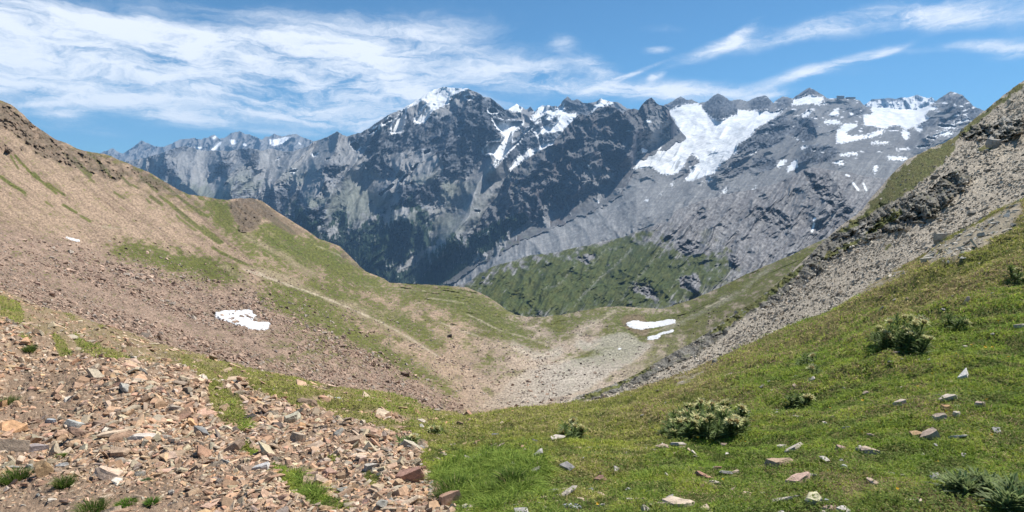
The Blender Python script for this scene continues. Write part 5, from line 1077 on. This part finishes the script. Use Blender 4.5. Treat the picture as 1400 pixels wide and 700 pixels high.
# ------------------------------------------------------------------ small yellow flowers in the turf
m_fl = material('yellow_petals', .6, .2, ((80., .15),), color=(.75, .42, .02))
fb = bmesh.new()
for i in range(9):
    a = i / 9 * 6.283; c_, s_ = math.cos(a), math.sin(a)
    q = [fb.verts.new((c_ * .003 - s_ * .002, s_ * .003 + c_ * .002, .03)), fb.verts.new((c_ * .003 + s_ * .002, s_ * .003 - c_ * .002, .03)), fb.verts.new((c_ * .014 + s_ * .003, s_ * .014 - c_ * .003, .036)), fb.verts.new((c_ * .014 - s_ * .003, s_ * .014 + c_ * .003, .036))]
    fb.faces.new(q)
st_ = [fb.verts.new((.0015 * math.cos(i * 2.09), .0015 * math.sin(i * 2.09), z)) for z in (0, .03) for i in range(3)]
for i in range(3): fb.faces.new((st_[i], st_[(i + 1) % 3], st_[3 + (i + 1) % 3], st_[3 + i]))
fme = bpy.data.meshes.new('yellow_flower'); fb.to_mesh(fme); fb.free(); fme.materials.append(m_fl)
for (a, b_) in [(1215,590),(1290,579),(1179,605),(1278,632),(1358,611),(1225,680),(1359,482),(1345,486),(1330,474),(990,661),(1310,496),(1287,418),(1254,540),(1276,520),(820,697),(1020,605),(1012,604),(955,597),(1130,655),(1350,560),(1180,560),(1365,445),(1240,515),(1135,560),(1380,500)]:
    g = ground(a, b_)[0]; o = bpy.data.objects.new('yellow_flower', fme); COL.objects.link(o); o.location = g + np.array([0, 0, .025]); k = random.uniform(.55, .85) * max(1, g[1] / 5); o.scale = (k, k, k); o.rotation_euler = (-.5 + random.gauss(0, .2), random.gauss(0, .3), random.random() * 6)
    tag(o, 'small golden yellow flower head dotted in the meadow turf', 'flower', 'small golden flowers dotted over the meadow')
# ================================================================== forest in the valley, huts
def conifers(s, n, name, label, y0):
    N_ = s.normals(s.V)
    j = rng.integers(0, s.rows - 1, n * 8); i = rng.integers(0, s.nx - 1, n * 8)
    k = np.nonzero((s.fmask[j, i] > .5) & (rng.random(len(j)) < np.clip((s.PY[j, i] - y0) / 60., .06, 1)))[0][:n]
    j, i = j[k], i[k]; p = s.V[j, i] + (s.V[j + 1, i + 1] - s.V[j, i]) * rng.random((len(k), 1))
    H_ = rng.uniform(14, 27, len(k)); R_ = H_ * rng.uniform(.16, .24, len(k))
    V, F = [], []
    q = 5; a = np.arange(q) / q * 6.283
    ring = np.stack([np.cos(a), np.sin(a), 0 * a], 1)
    cone = []
    for z0, z1, r in ((.0, .12, .12), (.08, .55, 1.), (.32, .8, .72), (.58, 1., .45)):
        cone.append(np.concatenate([ring * r + np.array([0, 0, z0]), np.array([[0, 0, z1]])]))
    base = np.concatenate(cone); sc = np.stack([R_, R_, H_], 1)
    V = (base[None] * sc[:, None] + p[:, None] - np.array([0, 0, 1.]) * 1.0).reshape(-1, 3)
    f = np.array([(l * 6 + t, l * 6 + (t + 1) % q, l * 6 + 5) for l in range(4) for t in range(q)])
    F = (f[None] + (np.arange(len(k)) * len(base))[:, None, None]).reshape(-1, 3)
    C = np.repeat(np.array([.022, .042, .02]) * (1 + rng.normal(0, .3, (len(k), 1))), len(base), 0)
    tag(link(name, mesh_np(name, V, F, C), m_far), label, kind='stuff')
conifers(mass, 9000, 'conifer_forest', 'dark conifer forest on the lower mountain side', 290)
conifers(pk, 5000, 'conifer_wood', 'dark conifer wood climbing the spur below the dark peak', 285)
m_wall = material('render_wall', .9, .2, ((.3, .1),), color=(.30, .27, .24)); m_roof = material('metal_roof', .7, .3, ((.3, .1),), color=(.07, .075, .085)); m_pane = material('window_glass', .2, .5, (), color=(.03, .035, .045))
def box(b, x0, x1, y0, y1, z0, z1):
    v = [b.verts.new(p) for p in ((x0, y0, z0), (x1, y0, z0), (x1, y1, z0), (x0, y1, z0), (x0, y0, z1), (x1, y0, z1), (x1, y1, z1), (x0, y1, z1))]
    for f in ((0, 3, 2, 1), (4, 5, 6, 7), (0, 1, 5, 4), (1, 2, 6, 5), (2, 3, 7, 6), (3, 0, 4, 7)): b.faces.new([v[i] for i in f])
def part(b, name, m, parent):
    me = bpy.data.meshes.new(name); b.to_mesh(me); b.free(); return link(name, me, m, parent)
def lodge(loc, W_, D_, H_, label, nwin, rz=0., cat='building', name='mountain_lodge'):
    r = bpy.data.objects.new(name, None); COL.objects.link(r); r.location = loc; r.rotation_euler = (0, 0, rz); tag(r, label, cat)
    b = bmesh.new(); box(b, -W_ / 2, W_ / 2, -D_ / 2, D_ / 2, -H_ * .9, H_); part(b, 'wall', m_wall, r)
    b = bmesh.new(); e = .06 * W_
    p = [b.verts.new(q) for q in ((-W_ / 2 - e, -D_ / 2 - e, H_ * .98), (W_ / 2 + e, -D_ / 2 - e, H_ * .98), (W_ / 2 + e, D_ / 2 + e, H_ * .98), (-W_ / 2 - e, D_ / 2 + e, H_ * .98), (-W_ / 2 - e, 0, H_ * 1.35), (W_ / 2 + e, 0, H_ * 1.35))]
    for f in ((0, 1, 5, 4), (2, 3, 4, 5), (0, 4, 3), (1, 2, 5), (0, 3, 2, 1)): b.faces.new([p[i] for i in f])
    part(b, 'roof', m_roof, r)
    for i in range(nwin):
        b = bmesh.new(); x = (i + .5) / nwin * W_ - W_ / 2; box(b, x - W_ / nwin * .22, x + W_ / nwin * .22, -D_ / 2 - H_ * .02, -D_ / 2 + H_ * .02, H_ * .4, H_ * .75); part(b, 'window', m_pane, r)
    return r
lodge(place(1149, 133.6, 6300), 62, 30, 15, 'flat grey lodge on the stony plateau summit left of another building', 6)
lodge(place(1163, 134.4, 6320), 80, 30, 9, 'long low building on the stony plateau summit right of the taller lodge', 7)
lodge(hl.spot(661, 381)[0] + np.array([0, 0, 2]), 9, 7, 4, 'tiny dark hut on the left end of the grassy hill', 2, .2, 'hut', 'stone_hut')
m_bar = material('weathered_steel', .8, .2, ((.6, .2),), color=(.10, .08, .06))
for a, b_, lab in [(706, 367, 'dark avalanche barrier on the grassy hill, left of a similar one'), (715, 363, 'dark avalanche barrier on the grassy hill, right of a similar one')]:
    g = hl.spot(a, b_)[0]; r = bpy.data.objects.new('avalanche_barrier', None); COL.objects.link(r); r.location = g; r.rotation_euler = (0, 0, .9); tag(r, lab, 'barrier', 'avalanche barriers on the grassy hill')
    b = bmesh.new()
    for z in (.6, 1.5, 2.4, 3.3): box(b, -9, 9, -.15, .15, z, z + .55)
    part(b, 'rail_panel', m_bar, r)
    for x in (-8, -2.7, 2.7, 8): b = bmesh.new(); box(b, x - .25, x + .25, .2, .6, -3, 4.2); part(b, 'post', m_bar, r)
HAZE = 4.3e-5; HAZE_COL = (.34, .62, 1.0, 1); SKY_MUL = (.50, .89, 1.02); CLOUD = (9.9, 10.1, 10.4, 1); EXPO = 0.68; DENO = True
# ================================================================== valley floor far below, sky, sun, air
vf = mesh_np('valley_floor', np.array([(-30000, -300, -1500), (30000, -300, -1500), (30000, 30000, -1500), (-30000, 30000, -1500)], float), np.array([[0, 1, 2, 3]]), np.tile(np.array([[.05, .07, .03]]), (4, 1)))
tag(link('valley_floor', vf, m_far), kind='structure')
SUN_AZ, SUN_EL = math.radians(58), math.radians(56)   # azimuth clockwise from +Y
sd = bpy.data.lights.new('sun', 'SUN'); so = bpy.data.objects.new('sun', sd); COL.objects.link(so)
sd.energy = 4.7; sd.angle = math.radians(.53); sd.color = (1, .955, .89)
to_sun = Vector((math.sin(SUN_AZ) * math.cos(SUN_EL), math.cos(SUN_AZ) * math.cos(SUN_EL), math.sin(SUN_EL)))
so.rotation_euler = to_sun.to_track_quat('Z', 'Y').to_euler()
so.location = (0, 0, 50)
W = bpy.data.worlds.new('World'); SC.world = W; W.use_nodes = True
nt = W.node_tree; N = nt.nodes; L = nt.links
bg = N['Background']; bg.inputs['Strength'].default_value = .078
sky = N.new('ShaderNodeTexSky'); sky.sky_type = 'NISHITA'; sky.sun_disc = False
sky.sun_elevation = SUN_EL; sky.sun_rotation = SUN_AZ; sky.altitude = 2700; sky.air_density = 1.0; sky.dust_density = .3; sky.ozone_density = 1.6
def mth(op, a, b=None, c=None):
    n = N.new('ShaderNodeMath'); n.operation = op
    for i, v in enumerate((a, b, c)):
        if v is None: continue
        if isinstance(v, (int, float)): n.inputs[i].default_value = v
        else: L.new(v, n.inputs[i])
    return n.outputs[0]
tc = N.new('ShaderNodeTexCoord')
sx = N.new('ShaderNodeSeparateXYZ'); L.new(tc.outputs['Generated'], sx.inputs[0])
az = mth('MULTIPLY', mth('ARCTAN2', sx.outputs[0], sx.outputs[1]), 57.29578)
el = mth('MULTIPLY', mth('ARCSINE', sx.outputs[2]), 57.29578)
cv = N.new('ShaderNodeCombineXYZ'); L.new(az, cv.inputs[0]); L.new(el, cv.inputs[1])
def azel(px, py):
    p = place(px, py, 1.0); r = np.linalg.norm(p)
    return math.degrees(math.atan2(p[0], p[1])), math.degrees(math.asin(p[2] / r))
def wnoise(vec, sx_, sy_, det, rough, off=0., dist=0., rotz=0.):
    mp = N.new('ShaderNodeMapping'); mp.inputs['Scale'].default_value = (1 / sx_, 1 / sy_, 1); mp.inputs['Location'].default_value = (off, off * .7, off * .3); mp.inputs['Rotation'].default_value = (0, 0, rotz)
    L.new(vec, mp.inputs['Vector'])
    n = N.new('ShaderNodeTexNoise'); n.inputs['Scale'].default_value = 1; n.inputs['Detail'].default_value = det; n.inputs['Roughness'].default_value = rough; n.inputs['Distortion'].default_value = dist
    L.new(mp.outputs[0], n.inputs['Vector'])
    return n
w1 = wnoise(cv.outputs[0], 9, 4, 5, .6, 3.1)
vm = N.new('ShaderNodeVectorMath'); vm.operation = 'SUBTRACT'; L.new(w1.outputs['Color'], vm.inputs[0]); vm.inputs[1].default_value = (.5, .5, .5)
vs = N.new('ShaderNodeVectorMath'); vs.operation = 'MULTIPLY'; L.new(vm.outputs[0], vs.inputs[0]); vs.inputs[1].default_value = (7, 3.4, 0)
va = N.new('ShaderNodeVectorMath'); va.operation = 'ADD'; L.new(cv.outputs[0], va.inputs[0]); L.new(vs.outputs[0], va.inputs[1])
vs2 = N.new('ShaderNodeVectorMath'); vs2.operation = 'SCALE'; L.new(vs.outputs[0], vs2.inputs[0]); vs2.inputs['Scale'].default_value = .33
vb = N.new('ShaderNodeVectorMath'); vb.operation = 'ADD'; L.new(cv.outputs[0], vb.inputs[0]); L.new(vs2.outputs[0], vb.inputs[1])
# cloud banks: (px, py, half length, half height in px of the survey view, tilt, weight)
banks = [(60,100,330,52,0,1.05),(330,108,330,48,4,1.05),(200,60,260,40,6,.72),(520,55,170,38,-4,.80),(440,120,210,46,6,.75),(520,150,90,30,0,.35),(30,28,130,22,8,.42),(300,12,140,16,0,.30),(110,65,80,40,0,.4),
 (470,168,120,9,5,.45),(245,163,48,10,4,.62),(98,160,30,9,8,.55),(110,178,60,6,5,.42),(72,142,28,3.2,-8,.45),(330,178,90,5,2,.3),
 (1085,46,92,13,-11,.66),(975,66,66,11,-16,.75),(1130,40,50,9,-4,.4),(1010,48,36,8,-30,.55),(1180,40,60,10,-6,.4),(1108,99,48,10,-10,.72),(1160,82,70,7,-14,.5),(1215,72,30,4,-16,.5),(1170,98,50,8,0,.32),
 (1330,14,110,22,6,.66),(1270,25,60,14,10,.5),(1355,62,46,7,6,.55),(1395,70,30,8,0,.6),(1290,65,90,6,0,.25),(900,68,24,6,0,.6),(905,40,40,8,8,.32),
 (768,60,22,16,15,.42),(815,92,40,16,28,.55),(855,105,60,3.4,-19,.75),(897,103,18,6,-24,.65),(760,110,190,26,6,.50),(860,122,180,14,4,.48),(960,122,120,12,3,.45),(1000,134,120,9,4,.35),(700,90,110,30,4,.30),(1060,130,70,4,-9,.22)]
tot = None
for (px, py, hw, hh, tilt, wgt) in banks:
    a0, e0 = azel(px, py); k = 57.29578 / FPX * .86
    mp = N.new('ShaderNodeMapping'); mp.vector_type = 'TEXTURE'
    mp.inputs['Location'].default_value = (a0, e0, 0); mp.inputs['Rotation'].default_value = (0, 0, -math.radians(tilt)); mp.inputs['Scale'].default_value = (hw * k, hh * k, 1)
    L.new((va if hh > 24 else vb if hh > 6.5 else cv).outputs[0], mp.inputs['Vector'])
    ln = N.new('ShaderNodeVectorMath'); ln.operation = 'LENGTH'; L.new(mp.outputs[0], ln.inputs[0])
    g = mth('MULTIPLY', mth('EXPONENT', mth('MULTIPLY', mth('POWER', ln.outputs['Value'], 2.4), -1.0)), wgt)
    tot = g if tot is None else mth('ADD', tot, g)
f1 = wnoise(va.outputs[0], 13, 3.0, 9, .62, 7.7, .6, .06)
f2 = wnoise(va.outputs[0], 5.5, 1.0, 8, .66, 1.3, .8, -.16)
tot = mth('MINIMUM', tot, 1.15)
f3 = wnoise(va.outputs[0], .9, .8, 6, .7, 21.3, 1.2, .3)
tex = mth('ADD', mth('ADD', mth('MULTIPLY', f1.outputs['Fac'], .85), mth('MULTIPLY', f2.outputs['Fac'], .65)), mth('MULTIPLY', f3.outputs['Fac'], .22))
dens = mth('MULTIPLY', tot, mth('ADD', mth('MULTIPLY', mth('SUBTRACT', tex, .80), 3.2), .70))
veil = mth('MULTIPLY', mth('MAXIMUM', mth('SUBTRACT', f1.outputs['Fac'], .46), 0.0), .55)
dens = mth('ADD', dens, veil)
mr = N.new('ShaderNodeMapRange'); mr.interpolation_type = 'SMOOTHSTEP'; L.new(dens, mr.inputs['Value'])
mr.inputs['From Min'].default_value = .10; mr.inputs['From Max'].default_value = 1.35; mr.inputs['To Max'].default_value = .86
mixc = N.new('ShaderNodeMix'); mixc.data_type = 'RGBA'
L.new(mr.outputs[0], mixc.inputs['Factor']); 
skg = N.new('ShaderNodeVectorMath'); skg.operation = 'MULTIPLY'; L.new(sky.outputs[0], skg.inputs[0]); skg.inputs[1].default_value = SKY_MUL
L.new(skg.outputs[0], mixc.inputs[6]); mixc.inputs[7].default_value = CLOUD
L.new(mixc.outputs[2], bg.inputs['Color'])
W.cycles.sampling_method = 'MANUAL'; W.cycles.sample_map_resolution = 512
# the air: one closed even box round everything
hz = bpy.data.meshes.new('haze'); b = bmesh.new(); bmesh.ops.create_cube(b, size=1)
for v in b.verts: v.co = Vector((v.co.x * 32000, v.co.y * 17000 + 8000, (v.co.z + .5) * 3301 - 1501))
b.to_mesh(hz); b.free()
hm = bpy.data.materials.new('mountain_air'); hm.use_nodes = True
hm.cycles.volume_sampling = 'DISTANCE'; hn = hm.node_tree; hn.nodes.remove(hn.nodes['Principled BSDF'])
pv_ = hn.nodes.new('ShaderNodeVolumePrincipled'); pv_.inputs['Color'].default_value = HAZE_COL; pv_.inputs['Density'].default_value = HAZE
pv_.inputs['Anisotropy'].default_value = 0
hn.links.new(pv_.outputs[0], hn.nodes['Material Output'].inputs['Volume'])
ho = link('haze', hz, hm); tag(ho, kind='stuff')
SC.cycles.volume_bounces = 0; SC.cycles.max_bounces = 5; SC.cycles.diffuse_bounces = 2; SC.cycles.transparent_max_bounces = 6
SC.cycles.use_denoising = DENO
SC.view_settings.view_transform = 'Standard'; SC.view_settings.look = 'None'; SC.view_settings.gamma = 1; SC.view_settings.exposure = EXPO
SC.view_settings.use_curve_mapping = False
